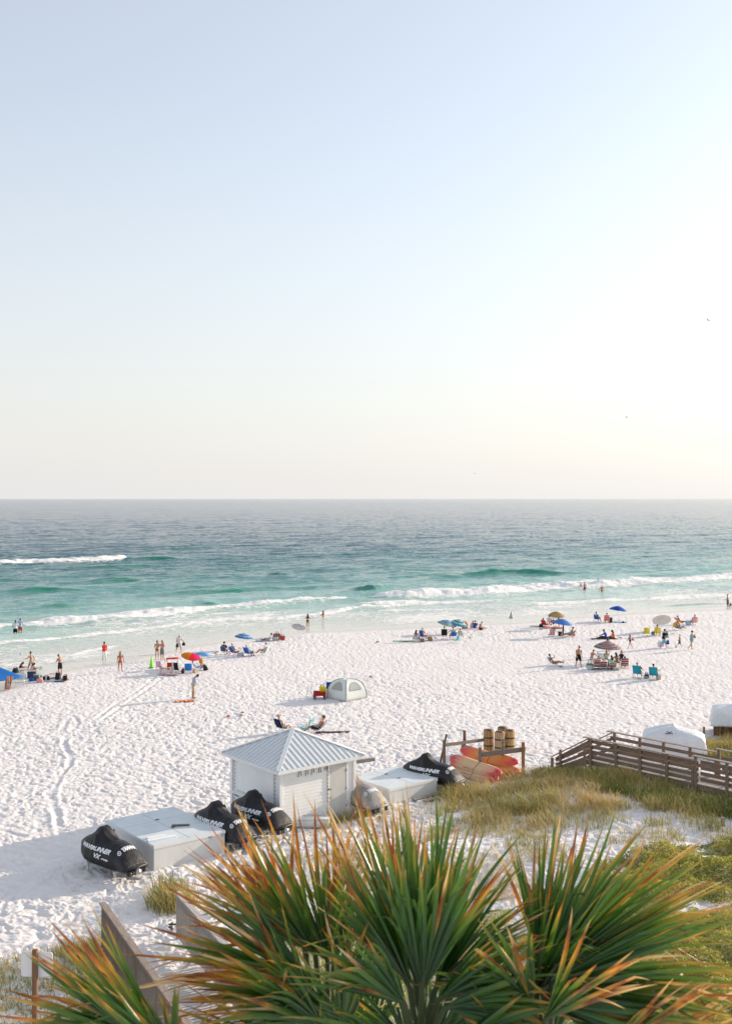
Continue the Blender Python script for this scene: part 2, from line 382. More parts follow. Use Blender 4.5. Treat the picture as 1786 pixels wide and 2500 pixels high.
def sea_z(x, y):
    s, d = sd(x, y); off = offshore(x, y); r = np.hypot(x, y)
    z = np.full(x.shape, SEA_Z); foam = np.zeros(x.shape); face = np.zeros(x.shape)
    wig = 2.2*(fbm(s*0.08, d*0.02, 51, 3)-0.5)
    for (ss, dd), w, hgt, st in FOAM:
        dl = np.interp(s, ss, dd)+wig*0.5*w/2; u = (d-dl)
        along = sst((s-ss[0])/4+0.5)*sst((ss[-1]-s)/4+0.5)
        lump = 0.45+0.9*fbm(s*0.35, d*0.25, 52, 3)
        wv = 1.25*w*(0.75+0.6*fbm(s*0.12, s*0+1, 53, 2)); wv = wv*sst((s-ss[0])/8+0.35)*sst((ss[-1]-s)/8+0.35)+0.05
        prof = np.where(u < 0, np.exp(-(u/(wv*0.55))**2), np.exp(-(u/(wv*1.25))**2))
        foam = np.maximum(foam, st*along*prof*(0.72+0.5*fbm(s*0.7, d*0.5, 54, 3)))
        trail = np.where(u > 0, np.exp(-u/(wv*2.0)), np.exp(u/(wv*1.6)))*along*st     # lacework left behind the break
        foam = np.maximum(foam, 0.46*trail)
        z = z + along*hgt*lump*np.where(u < 0, np.exp(-(u/(wv*0.5))**2), np.exp(-(u/(wv*1.1))**2))
    for (ss, dd), w, hgt in SWELL:
        hgt = hgt*(0.42 if hgt < 1.0 else 0.85); dl = np.interp(s, ss, dd)+wig*1.4; u = (d-dl); L = ss[-1]-ss[0]
        along = np.clip((s-ss[0]+0.12*L)/(0.5*L), 0, 1)*np.clip((ss[-1]+0.12*L-s)/(0.5*L), 0, 1); along = along*(0.7+0.6*fbm(s*0.14, s*0+3, 58, 2))
        p = along*np.where(u < 0, np.exp(-(u/(w*0.30))**2), np.exp(-(u/(w*0.9))**2))
        z = z + hgt*p; face = np.maximum(face, along*np.exp(-((u+w*0.16)/(w*0.30))**2))
    chop = sst(off/25)
    # wind chop, long crests lying along the shore
    z = z + chop*(0.85*(0.5-np.abs(perlin(s*0.045+0.3*perlin(s*0.03, d*0.05, 68), d*0.13, 61)))**2*2 + 0.42*(fbm(s*0.13, d*0.40, 62, 3)-0.5) + 0.10*perlin(s*0.45, d*1.3, 66)) + 0.03*sst(off/6)*(fbm(s*0.5, d*1.1, 63, 2)-0.5)
    far = sst((r-150)/250); z = z + far*0.9*(fbm(s*0.025, d*0.08, 64, 3)-0.5)
    z = z + sst((foam-0.5)/0.35)*(0.34*(fbm(s*0.9, d*1.1, 67, 3)-0.35))*sst(off/12)
    # the swash runs out to nothing on the sand
    z = np.where(off < 0, z-0.02-0.5*np.minimum(-off, 3)*0.2, z)
    edge = np.exp(-((off-0.25)/0.35)**2)*0.35*sst((fbm(s*0.3, s*0+7, 55, 2)-0.45)/0.2)
    foam = np.maximum(foam, edge)
    lace = 0.44*sst((42-off)/26)*sst(off/5)*fbm(s*0.06, d*0.13, 56, 3)*1.2
    foam = np.maximum(foam, lace)
    return z, {'off': off/100.0, 'foam': np.clip(foam, 0, 1), 'face': face}
py_s = np.concatenate([np.linspace(1720, 1440, 330)[:-1], np.linspace(1440, 1330, 330)[:-1], np.linspace(1330, 1240, 190)[:-1]])
rs = F*CAM_H/(py_s-HY); rs = np.concatenate([rs, np.geomspace(rs[-1]*1.03, 80000, 70)])
m, n, l, b = nodes('sea_water'); gc = coord(n)
SH = math.atan2(E_[1], E_[0])
off = attr(n, 'off'); foam = attr(n, 'foam')
along = mapping(n, l, gc, (1, 1, 1), (0, 0, -SH))
patch = noise(n, l, 0.035, 3, mapping(n, l, along, (0.35, 1.6, 1)))
offp = math_(n, l, 'ADD', off, math_(n, l, 'MULTIPLY', math_(n, l, 'SUBTRACT', patch, 0.5), math_(n, l, 'MINIMUM', math_(n, l, 'MULTIPLY', off, 0.9), 0.9)))
wc = ramp(n, l, math_(n, l, 'DIVIDE', offp, 6.0), [(0.0, (0.66, 0.62, 0.55)), (0.010, (0.60, 0.60, 0.53)), (0.028, (0.44, 0.56, 0.49)), (0.052, (0.26, 0.45, 0.40)), (0.085, (0.10, 0.285, 0.26)), (0.15, (0.045, 0.18, 0.18)), (0.3, (0.022, 0.095, 0.125)), (0.6, (0.012, 0.062, 0.11)), (1.0, (0.014, 0.058, 0.115))])
wc = mix(n, l, math_(n, l, 'MULTIPLY', attr(n, 'face'), 0.9), wc, (0.006, 0.19, 0.115))  # swell fronts tinted emerald, standing in for light through the thick water
stk = noise(n, l, 0.30, 5, mapping(n, l, along, (0.16, 1.0, 1)), 0.65)
wc = mix(n, l, math_(n, l, 'MULTIPLY', ramp(n, l, stk, [(0.50, 0.0), (0.68, 0.6)]), ramp(n, l, off, [(0.45, 0.0), (1.3, 1.0)])), wc, (0.008, 0.055, 0.07)) if True else wc  # dark streaks in the colour stand in for wave shading lost far out
# lacy foam: strong mask is solid, weak mask leaves threads
v1 = n.new('ShaderNodeTexVoronoi'); v1.feature = 'DISTANCE_TO_EDGE'; v1.inputs['Scale'].default_value = 0.9
dv = n.new('ShaderNodeMix'); dv.data_type = 'VECTOR'; dv.inputs[0].default_value = 0.28
l.new(mapping(n, l, along, (0.6, 1.3, 1)), dv.inputs[4]); l.new(noise(n, l, 1.3, 4, gc, out=1), dv.inputs[5]); l.new(dv.outputs[1], v1.inputs['Vector'])
thread = ramp(n, l, v1.outputs[0], [(0.0, 0.75), (0.12, 0.15), (0.4, 0.0)])
grain = noise(n, l, 1.6, 6, mapping(n, l, along, (0.8, 1.5, 1)), 0.7)
fm = math_(n, l, 'ADD', math_(n, l, 'MULTIPLY', foam, 1.35), math_(n, l, 'MULTIPLY', math_(n, l, 'SUBTRACT', grain, 0.5), 0.9))
fm = math_(n, l, 'ADD', fm, math_(n, l, 'MULTIPLY', thread, math_(n, l, 'MULTIPLY', foam, 1.0)))
fm = ramp(n, l, fm, [(0.42, 0.0), (0.72, 1.0)])
l.new(mix(n, l, fm, wc, (0.84, 0.83, 0.81)), b.inputs['Base Color'])
far = ramp(n, l, off, [(0.05, 0.0), (1.0, 1.0)])
l.new(math_(n, l, 'ADD', math_(n, l, 'MULTIPLY', fm, 0.7), 0.10), b.inputs['Roughness'])
b.inputs['IOR'].default_value = 1.33; b.inputs['Specular IOR Level'].default_value = 0.40
# ripples, then chop, then the long far sea
hA = noise(n, l, 1.1, 5, mapping(n, l, along, (0.45, 1.2, 1)), 0.6)
hB = noise(n, l, 0.22, 5, mapping(n, l, along, (0.35, 1.2, 1)), 0.62)
hC = noise(n, l, 0.03, 6, mapping(n, l, along, (0.3, 1.2, 1)), 0.7)
deep = ramp(n, l, off, [(0.02, 0.05), (0.30, 1.0)])
hs = math_(n, l, 'ADD', math_(n, l, 'MULTIPLY', hA, 0.10), math_(n, l, 'MULTIPLY', math_(n, l, 'MULTIPLY', hB, 0.55), deep))
hs = math_(n, l, 'ADD', hs, math_(n, l, 'MULTIPLY', math_(n, l, 'MULTIPLY', hC, 3.2), far))
hs = math_(n, l, 'ADD', hs, math_(n, l, 'MULTIPLY', math_(n, l, 'MULTIPLY', fm, grain), 0.12))
bump(n, l, hs, 1.0, 1.0, b)
fan('sea', rs, ANG, sea_z, m)
# ------------------------------------------------------------------ people
def lerp(a, b, t): return a+(b-a)*t
def limbdir(a, out, side):
    a = R(a); o = R(out); return Vector((side*math.sin(o), math.sin(a)*math.cos(o), -math.cos(a)*math.cos(o)))
STAND = dict(L=(2, 3, 3), R=(-3, 4, 2), AL=(-3, 9, 12, 4), AR=(4, 9, 14, 4))
WALK = dict(lean=5, L=(26, 2, 8), R=(-18, 2, 22), AL=(-22, 10, 14, 4), AR=(20, 10, 22, 6))
PHONE = dict(head=26, bend=8, L=(3, 4, 4), R=(-2, 5, 4), AL=(22, 8, 92, 34), AR=(20, 8, 96, 34))
CHAIR = dict(z=0.37, lean=-26, bend=8, head=8, L=(100, 7, 84), R=(97, 7, 78), AL=(22, 14, 55, 8), AR=(25, 14, 50, 8))
LOUNGE = dict(z=0.33, lean=-42, bend=12, head=14, L=(93, 6, 26), R=(96, 7, 34), AL=(15, 16, 50, 8), AR=(12, 14, 55, 8))
SAND_SIT = dict(z=0.11, lean=12, bend=14, head=4, L=(128, 8, 112), R=(122, 10, 104), AL=(55, 10, 30, 10), AR=(48, 10, 36, 10))
LEGS_OUT = dict(z=0.11, lean=-8, bend=10, head=6, L=(88, 8, 2), R=(100, 10, 30), AL=(30, 14, 40, 8), AR=(-20, 14, 10, 0))
WADE = dict(lean=2, L=(6, 5, 6), R=(-5, 5, 6), AL=(10, 24, 30, 6), AR=(8, 26, 35, 6))
def fk(h, p):
    lean = R(p.get('lean', 0)); bend = R(p.get('bend', 0)); female = p.get('f', 0)
    J = {}
    t1 = Vector((0, math.sin(lean), math.cos(lean))); l2 = lean+bend; t2 = Vector((0, math.sin(l2), math.cos(l2))); l3 = l2+R(p.get('head', 0)); t3 = Vector((0, math.sin(l3), math.cos(l3)))
    pel = Vector((0, 0, 0)); J['pel'] = pel; J['t1'] = t1; J['t2'] = t2; J['t3'] = t3
    J['waist'] = pel+t1*0.115*h; J['chest'] = J['waist']+lerp(t1, t2, .5).normalized()*0.10*h; J['sh'] = J['chest']+t2*0.075*h; J['neck'] = J['sh']+t2*0.03*h
    J['head'] = J['neck']+t3*0.092*h+Vector((0, math.cos(l3), -math.sin(l3)))*0.012*h
    for s, k in ((1, 'R'), (-1, 'L')):
        a, o, kn = p[k]; hip = pel+Vector((s*0.052*h, 0, -0.005*h)); d = limbdir(a, o, s); kne = hip+d*0.245*h; d2 = limbdir(a-kn, o*0.4, s); ank = kne+d2*0.235*h
        fd = limbdir(a-kn+90-p.get('toe', 0), 8, s)
        J['hip'+k] = hip; J['kne'+k] = kne; J['ank'+k] = ank; J['foot'+k] = fd
        a, o, kn, inn = p['A'+k]; w = 0.104 if female else 0.118
        sh = J['sh']+Vector((s*w*h, 0, 0))-t2*0.012*h; d = limbdir(a, o, s); el = sh+d*0.17*h; d2 = limbdir(a+kn, o-inn*2, s); wr = el+d2*0.145*h
        J['sho'+k] = sh; J['elb'+k] = el; J['wri'+k] = wr; J['fore'+k] = d2
    if 'z' in p: dz = p['z']
    else: dz = -min(min(J['ank'+k].z for k in 'LR')-0.045*h, 0)
    for k, v in list(J.items()):
        if k[:2] in ('t1', 't2', 't3') or k[:4] in ('foot', 'fore'): continue
        J[k] = v+Vector((0, 0, dz))
    return J
def torso_rings(J, h, f, s0=1.0, pts=None):
    P = J['pel']; a = [(P-J['t1']*0.045*h, .058, .058), (P-J['t1']*0.02*h, .088 if not f else .096, .068), (P+J['t1']*0.025*h, .092 if not f else .100, .070),
        (lerp(P, J['waist'], .65), .082 if not f else .078, .060), (J['waist'], .080 if not f else .069, .056), (lerp(J['waist'], J['chest'], .55), .090 if not f else .078, .062),
        (J['chest'], .100 if not f else .086, .067 if not f else .072), (lerp(J['chest'], J['sh'], .6), .103 if not f else .086, .058), (J['sh'], .078, .046), (J['neck'], .036, .036)]
    return [q[0] for q in a], [(q[1]*h*s0, q[2]*h*s0) for q in a]
def limb(mb, pts, rad, n=8):
    P = []; Q = []
    for i in range(len(pts)-1):
        for t in (0, .33, .67):
            P.append(lerp(pts[i], pts[i+1], t)); Q.append(lerp(rad[i], rad[i+1], t)*(1.10 if t in (.33,) else 1.0))
    P.append(pts[-1]); Q.append(rad[-1]); mb.tube(P, Q, n)
def person(label, px, py, face, pose, h=1.70, sk=(0.42, 0.22, 0.13), hair=(0.03, 0.018, 0.012), wear=(), f=0, group=None, loc=None, sink=0.0, long=0, fat=1.0, hold=None):
    p = dict(pose); p['f'] = f; J = fk(h, p); mb = MB()
    pts, rad = torso_rings(J, h, f, fat); mb.tube(pts, rad, 12, side=(1, 0, 0))
    for k, s in (('R', 1), ('L', -1)):
        limb(mb, [J['hip'+k], J['kne'+k], J['ank'+k]], [.052*h*fat, .033*h, .021*h])
        calf = lerp(J['kne'+k], J['ank'+k], .3); mb.ball(calf, (.029*h, .033*h, .055*h), 8, 6)
        a = J['ank'+k]; fd = J['foot'+k]; dn = (a-J['kne'+k]).normalized()
        mb.tube([a-fd*.03*h+dn*.012*h, a+dn*.02*h, a+fd*.06*h+dn*.028*h, a+fd*.115*h+dn*.032*h], [(.018*h, .016*h), (.022*h, .02*h), (.026*h, .014*h), (.018*h, .008*h)], 8, side=(1, 0, 0))
        limb(mb, [J['sho'+k], J['elb'+k], J['wri'+k]], [.031*h*fat, .023*h, .015*h])
        w = J['wri'+k]; d = J['fore'+k]; sd_ = Vector((1, 0, 0)); sd_ = (sd_-d*sd_.dot(d)).normalized(); nn = d.cross(sd_)
        mb.tube([w, w+d*.022*h, w+d*.048*h], [(.014*h, .011*h), (.022*h, .011*h), (.022*h, .009*h)], 8, side=sd_)
        for q, (ox, ln) in enumerate(((-.016, .038), (-.0055, .044), (.0055, .041), (.016, .032))):
            b0 = w+d*.044*h+sd_*ox*h; b1 = b0+d*ln*.55*h-nn*.004*h; b2 = b1+d*ln*.4*h-nn*.012*h; mb.tube([b0, b1, b2], [.0052*h, .005*h, .004*h], 5)
        b0 = w+d*.016*h-sd_*s*.018*h; mb.tube([b0, b0+d*.02*h-sd_*s*.012*h, b0+d*.036*h-sd_*s*.014*h-nn*.006*h], [.007*h, .006*h, .0045*h], 5)
    H = J['head']; t3 = J['t3']; fw = Vector((0, t3.z, -t3.y)); M3 = Matrix((Vector((1, 0, 0)), fw, t3)).transposed()
    mb.tube([J['sh'], J['neck'], H-t3*.03*h], [.034*h, .031*h, .032*h], 8)
    def hd(q, d):
        q = Vector(q)
        if d.z < 0: q.x *= 1-.25*(-d.z); q.y = q.y*(1-.1*(-d.z))+.008*h*(-d.z)
        return M3 @ q
    mb.ball(H, (.046*h, .057*h, .066*h), 12, 9, fn=hd)
    mb.ball(H+fw*.058*h-t3*.008*h, (.008*h, .012*h, .014*h), 6, 5)                    # nose
    for s in (1, -1): mb.ball(H+Vector((s*.047*h, 0, 0)), (.006*h, .012*h, .018*h), 6, 5)   # ears
    o = fix(mb.build('person', skin(sk)))
    rm = o.modifiers.new('one_skin', 'REMESH'); rm.mode = 'VOXEL'; rm.voxel_size = 0.0145; rm.use_smooth_shade = True
    L = loc if loc is not None else (at(px, py, SEA_Z) if sink > 0 else at(px, py))
    o.location = (L.x, L.y, L.z-sink); o.rotation_euler = (0, 0, R(face)); tag(o, label, 'person', group or 'people on the beach')
    # hair
    hat = any(w[0] in ('cap', 'hat', 'strawhat') for w in wear)
    if hair is not None:
        hb = MB(); hb.ball(H-fw*.008*h+t3*.010*h, (.051*h, .058*h, .063*h), 12, 8, fn=lambda q, d: M3 @ Vector((q.x, q.y if d.y < .35 or d.z > .45 else q.y*.72, q.z if d.z > -.35 else q.z*.6)))
        if long: hb.tube([H-fw*.03*h+t3*.02*h, H-fw*.05*h-t3*.05*h, J['sh']-Vector((0, J['t2'].z, -J['t2'].y))*.055*h, lerp(J['sh'], J['chest'], .9*long)-Vector((0, J['t2'].z, -J['t2'].y))*.068*h], [(.045*h, .03*h), (.055*h, .034*h), (.058*h, .026*h), (.03*h, .012*h)], 8, side=(1, 0, 0))
        hb.build('hair', cloth(hair, 0.6, 0.3, 40), o)
    for w in wear:
        kind, col = w[0], w[1]; ex = w[2] if len(w) > 2 else None; cb = MB(); m = cloth(col, var=0.12)
        if kind in ('shorts', 'pants', 'briefs'):
            ln = {'shorts': .75, 'pants': 1.9, 'briefs': .16}[kind] if ex is None else ex
            q, r = pts[0:4], [(a*1.1, b*1.12) for a, b in rad[0:4]]
            if kind == 'briefs': q, r = pts[0:3], [(a*1.06, b*1.08) for a, b in rad[0:3]]
            cb.tube(q, r, 12, side=(1, 0, 0))
            for k in 'RL':
                a, b, c = J['hip'+k], J['kne'+k], J['ank'+k]
                if ln <= 1: cb.tube([a+(a-b)*.05, lerp(a, b, ln*.5), lerp(a, b, ln)], [.058*h*fat, .058*h*fat, .053*h*fat], 10)
                else: cb.tube([a, lerp(a, b, .5), b, lerp(b, c, ln-1)], [.06*h*fat, .055*h, .044*h, .036*h], 10)
            nm = {'shorts': 'shorts', 'pants': 'trousers', 'briefs': 'swim_briefs'}[kind]
        elif kind in ('shirt', 'longshirt', 'tank'):
            q, r = pts[1:9], [(a*1.10+.008, b*1.13+.008) for a, b in rad[1:9]]; cb.tube(q, r, 12, side=(1, 0, 0))
            if kind != 'tank':
                for k in 'RL':
                    a, b, c = J['sho'+k], J['elb'+k], J['wri'+k]; a2 = lerp(a, J['sh'], .35)
                    if kind == 'shirt': cb.tube([a2, a, lerp(a, b, .75)], [.034*h, .041*h*fat, .036*h*fat], 10)
                    else: cb.tube([a2, a, b, lerp(b, c, .92)], [.036*h, .041*h*fat, .034*h, .024*h], 10)
            nm = 'shirt'
        elif kind in ('bikini', 'swimsuit', 'dress'):
            if kind == 'bikini':
                cb.tube([lerp(J['chest'], J['waist'], .2), J['chest'], lerp(J['chest'], J['sh'], .35)], [(rad[6][0]*1.03, rad[6][1]*1.08), (rad[6][0]*1.06, rad[6][1]*1.16), (rad[6][0]*1.02, rad[6][1]*1.0)], 12, side=(1, 0, 0)); nm = 'bikini_top'
                b2 = MB(); b2.tube(pts[0:3], [(a*1.05, b*1.07) for a, b in rad[0:3]], 12, side=(1, 0, 0)); b2.build('bikini_bottom', cloth(ex or col), o)
            else:
                cb.tube(pts[0:8], [(a*1.06, b*1.09) for a, b in rad[0:8]], 12, side=(1, 0, 0)); nm = 'swimsuit'
                if kind == 'dress':
                    kk = lerp(J['kneR'], J['kneL'], .5); cb.tube([pts[2], lerp(pts[1], kk, .4), lerp(pts[1], kk, .72)], [(rad[2][0]*1.15, rad[2][1]*1.2), (.115*h, .095*h), (.125*h, .10*h)], 12, side=(1, 0, 0)); nm = 'swim_dress'
        elif kind in ('cap', 'hat', 'strawhat'):
            wide = {'cap': .0, 'hat': .085, 'strawhat': .12}[kind]; top = H+t3*.03*h
            cb.ball(top, (.055*h, .063*h, .052*h), 12, 6, fn=lambda q, d: M3 @ Vector((q.x, q.y, max(q.z, -.004*h))))
            if wide: cb.tube([top+t3*.0*h, top+t3*.010*h], [(wide*h, wide*h), (wide*.9*h, wide*.9*h)], 16, side=(1, 0, 0))
            else: cb.tube([top+fw*.03*h, top+fw*.075*h-t3*.004*h, top+fw*.105*h-t3*.012*h], [(.044*h, .006*h), (.042*h, .005*h), (.028*h, .004*h)], 10, side=(1, 0, 0))
            nm = {'cap': 'cap', 'hat': 'hat', 'strawhat': 'straw_hat'}[kind]
        elif kind == 'sunglasses':
            cb.tube([H+fw*.05*h+Vector((s*.045*h, 0, 0))+t3*.008*h for s in (-1, 0, 1)], [(.012*h, .012*h)]*3, 6); nm = 'sunglasses'
        fix(cb.build(nm, m, o))
    o['_J'] = 0; del o['_J']
    return o, J
def hand_world(o, J, k, ex=0.05):
    q = J['wri'+k]+J['fore'+k]*ex; return Matrix.Translation(o.location) @ o.rotation_euler.to_matrix().to_4x4() @ q
# ------------------------------------------------------------------ beach furniture and bags
WHITE = (0.78, 0.78, 0.77)
def stripes(cols, scale=9.0, axis=0, rough=0.85):
    key = ('stripe', tuple(cols), scale, axis)
    if key in MATS: return MATS[key]
    m, n, l, b = nodes('striped_cloth'); s = n.new('ShaderNodeSeparateXYZ'); l.new(coord(n), s.inputs[0])
    fr = math_(n, l, 'FRACT', math_(n, l, 'MULTIPLY', s.outputs[axis], scale/len(cols)))
    k = len(cols); col = ramp(n, l, fr, [(i/k, c) for i, c in enumerate(cols)], 'CONSTANT')
    col = mix(n, l, 0.25, col, ramp(n, l, noise(n, l, 22, 3, coord(n)), [(0.2, 0.1), (0.9, 0.9)]), 'SOFT_LIGHT')
    l.new(col, b.inputs['Base Color']); b.inputs['Roughness'].default_value = rough; b.inputs['Specular IOR Level'].default_value = 0.2
    MATS[key] = m; return m
METAL = plain((0.62, 0.63, 0.65), 0.35, 0.7)
def beach_chair(label, px, py, face, fabric, frame=None, seat_h=0.26, recline=28, w=0.56, loc=None, group='folding beach chairs', back=0.62, arms=True):
    L = loc if loc is not None else at(px, py); t = thing('beach_chair', label, 'chair', L, R(face), group); frame = frame or METAL
    a = R(recline); by = -0.20; sh = seat_h
    b = MB(); N = 6
    rings = []
    for i in range(N+1):
        y = 0.24-0.44*i/N; z = sh+0.04-0.075*math.sin(math.pi*i/N)*0.8-0.04*(i/N)
        rings.append([Vector((x, y, z+dz)) for x, dz in ((-w/2, .01), (w/2, .01), (w/2, -.01), (-w/2, -.01))])
    b.loft(rings); b.build('seat', fabric, t)
    b = MB(); rings = []
    for i in range(N+1):
        s = back*i/N; sag = 0.045*math.sin(math.pi*i/N)
        c = Vector((0, by-math.sin(a)*s-sag*math.cos(a), sh+math.cos(a)*s-sag*math.sin(a))); nn = Vector((0, math.cos(a), math.sin(a)))*0.012
        rings.append([c+Vector((x, 0, 0))+nn*q for x, q in ((-w/2, 1), (w/2, 1), (w/2, -1), (-w/2, -1))])
    b.loft(rings); b.build('backrest', fabric, t)
    b = MB(); top = Vector((0, by-math.sin(a)*(back+.02), sh+math.cos(a)*(back+.02)))
    for s in (-1, 1):
        x = s*(w/2+.012)
        b.tube([(x, .27, 0), (x, .25, sh+.05), (x, by, sh), (x, by-.05, sh-.08)], .012, 6)
        b.tube([(x, by, sh), top+Vector((x, 0, 0))], .012, 6)
        b.tube([(x, by-.18, 0), (x, by-.02, sh+.10), (x, .05, sh+.22)], .012, 6)
    b.tube([top-Vector((w/2+.012, 0, 0)), top+Vector((w/2+.012, 0, 0))], .012, 6)
    b.tube([(-w/2, .27, .02), (w/2, .27, .02)], .012, 6); b.tube([(-w/2, by-.18, .02), (w/2, by-.18, .02)], .012, 6)
    b.build('frame', frame, t)
    if arms:
        for s in (-1, 1):
            b = MB(); b.bevbox((s*(w/2+.02), -.02, sh+.24), (.05, .40, .025), .01); b.build('armrest', frame, t)
    return t
def umbrella(label, px, py, cpx, cpy, rad_px, cols, under=None, rise=0.30, ring=None, straw=False, pole_mat=None, tilt=None, scal=0.03, seg=8, rise_out=0):
    """base of the pole at photo (px,py); centre of the canopy's rim seen at (cpx,cpy); rad_px half the canopy's width in the photo"""
    L = at(px, py); Y = L.y; Rr = rad_px*Y/F; zc = up_at(cpy, Y)-L.z; xc = (cpx-CX)*Y/F-L.x
    t = thing('beach_umbrella', label, 'umbrella', L, 0, 'umbrellas on the beach'); mats = [c if hasattr(c, 'name') else cloth(c, 0.75, 0.1, 14, 0.28) for c in cols]
    tx, ty = tilt if tilt else (0, 0)                       # lean of the canopy: degrees towards +x, +y
    rot = Euler((-R(ty), R(tx), 0)).to_matrix(); C0 = Vector((xc, 0, zc))
    def P(r, ang, lift=0): 
        k = r*(1-scal*(1-abs(math.cos(ang*seg/2)))*(r > .98)); q = Vector((Rr*k*math.cos(ang), Rr*k*math.sin(ang), rise*Rr/1.0*(1-r**1.7)+lift - .02*(1-abs(math.cos(ang*seg/2)))*r)); return C0+rot @ q
    def canopy(lift, mi_fn, nm, mm, flip):
        b = MB(); rs = [0.03, .2, .4, .6, .8, 1.0]; na = seg*4
        vs = [P(r, 2*math.pi*j/na, lift) for r in rs for j in range(na)]; k = 0
        for i in range(len(rs)-1):
            for j in range(na):
                a, c = i*na+j, i*na+(j+1) % na; q = (a, a+na, c+na, c); b.f.append(q[::-1] if flip else q); b.m.append(mi_fn(i, j//4))
        b.f.append(tuple(range(na))[::-1] if flip else tuple(range(na))); b.m.append(mi_fn(0, 0))
        b.v = [tuple(v) for v in vs]
        for j in range(na):                                  # short valance hanging from the rim
            pass
        return b.build(nm, mm, t, smooth=False)
    if ring: mf = lambda i, s: ring[i]
    else: mf = lambda i, s: s % len(mats)
    cn = canopy(0.0, mf, 'canopy', mats, True)
    sm = cn.modifiers.new('cloth_thickness', 'SOLIDIFY'); sm.thickness = 0.006
    um = under or (mats[0] if not ring else mats[0])
    canopy(-0.016, lambda i, s: 0, 'lining', [um] if hasattr(um, 'name') else [cloth(um, 0.8, 0.08, 14, 0.2)], False)
    pm = pole_mat or plain((0.75, 0.75, 0.76), 0.4)
    b = MB(); apex = C0+rot @ Vector((0, 0, rise*Rr+.06)); knuckle = C0+rot @ Vector((0, 0, -.28*min(1, zc))); b.tube([(0, 0, -.05), (0, 0, .02), lerp(Vector((0, 0, 0)), knuckle, .6), knuckle], .016, 8); b.tube([knuckle, apex], .013, 8); b.ball(apex, .025, 8, 5); b.build('pole', pm, t)
    b = MB(); b.tube([C0+rot @ Vector((0, 0, -.05)), C0+rot @ Vector((0, 0, .02))], .03, 8); b.build('hub', pm, t)
    for k in range(seg):
        b = MB(); a = 2*math.pi*k/seg; b.tube([P(.04, a, -.02), P(.5, a, -.026), P(.97, a, -.03)], .005, 5); b.tube([C0, P(.5, a, -.03)], .004, 5); b.build('rib', pm, t)
    if straw:
        b = MB(); rnd = random.Random(5)
        for i in range(900):
            r = rnd.random()**.6; a = rnd.random()*2*math.pi; p = P(r, a, .012); q = P(min(1.12, r+.16), a+rnd.uniform(-.08, .08), .0)+Vector((0, 0, -.05*(r > .8)))
            sd_ = Vector((-math.sin(a), math.cos(a), 0))*.014; b.add([p-sd_, p+sd_, q+sd_*.5, q-sd_*.5], [(0, 1, 2, 3)])
        o = b.build('thatch', cloth((0.50, 0.34, 0.15), .9, .4, 6), t, False); o['kind'] = 'stuff'
    return t
def cooler(label, px, py, face, body, lid, size=(.52, .36, .36), cat='cooler', loc=None):
    t = thing('cooler', label, cat, loc or at(px, py), R(face), 'coolers and boxes'); w, d, h = size
    b = MB(); b.bevbox((0, 0, h/2), (w, d, h), .03); b.build('cooler_body', plain(body, .45), t)
    b = MB(); b.bevbox((0, 0, h+.035), (w+.03, d+.03, .07), .025); b.build('lid', plain(lid, .4), t)
    b = MB(); b.tube([(-w/2-.02, 0, h*.7), (-w/2-.05, 0, h+.05), (-w/2-.02, 0, h+.16), (w/2+.02, 0, h+.16), (w/2+.05, 0, h+.05), (w/2+.02, 0, h*.7)], .012, 6); b.build('handle', plain((.3, .3, .3), .5), t)
    return t
def bag(label, px, py, face, col, size=(.42, .24, .36), straps=True, cat='bag', seed=1, loc=None, name='beach_bag', strap=None):
    t = thing(name, label, cat, loc or at(px, py), R(face), 'bags and belongings on the sand'); w, d, h = size; rnd = random.Random(seed)
    b = MB(); ph = [rnd.uniform(0, 6) for _ in range(4)]; rings = []
    for i in range(9):
        u = i/8; k = (0.55 if i == 0 else 1.0+.10*math.sin(u*5+ph[0]))*(1-.35*u**2.2); rr = []
        for j in range(16):
            a = 2*math.pi*j/16; q = 1+.10*math.sin(3*a+ph[1]+u*2)+.05*math.sin(7*a+ph[2]-u*5); ca, sa = math.cos(a), math.sin(a)
            rr.append(Vector((w/2*k*q*math.copysign(abs(ca)**.6, ca), d/2*k*q*math.copysign(abs(sa)**.6, sa), h*u*(1+.06*math.sin(a*2+ph[3])))))
        rings.append(rr)
    b.loft(rings); b.build('bag_body', col if hasattr(col, 'name') else cloth(col, .8, .3, 16), t)
    if straps:
        for s in (-1, 1):
            b = MB(); b.tube([(-w*.22, s*d*.2, h*.85), (-w*.16, s*d*.28, h*1.25), (w*.16, s*d*.28, h*1.25), (w*.22, s*d*.2, h*.85)], .014, 6); b.build('strap', cloth(strap or (.05, .05, .06)), t)
    return t
def towel(label, px, py, face, mat, w=.8, l=1.6, seed=3, cat='towel', name='beach_towel', amp=.03, loc=None):
    rnd = random.Random(seed); p = [rnd.uniform(0, 6) for _ in range(4)]; b = MB(); nx, ny = 14, 22
    def z(x, y): return .035+amp*(.5+.5*math.sin(x*7+p[0]+2*math.sin(y*3+p[1])))*(.5+.5*math.sin(y*5+p[2]))
    top = [[Vector((w*(i/nx-.5)*(1+.06*math.sin(j*.7+p[3])), l*(j/ny-.5)+.03*math.sin(i*.9), z(w*(i/nx-.5), l*(j/ny-.5)))) for i in range(nx+1)] for j in range(ny+1)]
    b.loft(top, close=False, cap=False)
    o = b.build(name, mat); s = o.modifiers.new('thick', 'SOLIDIFY'); s.thickness = .012
    o.location = loc or at(px, py); o.rotation_euler = (0, 0, R(face)); return tag(o, label, cat, 'towels and mats on the sand')
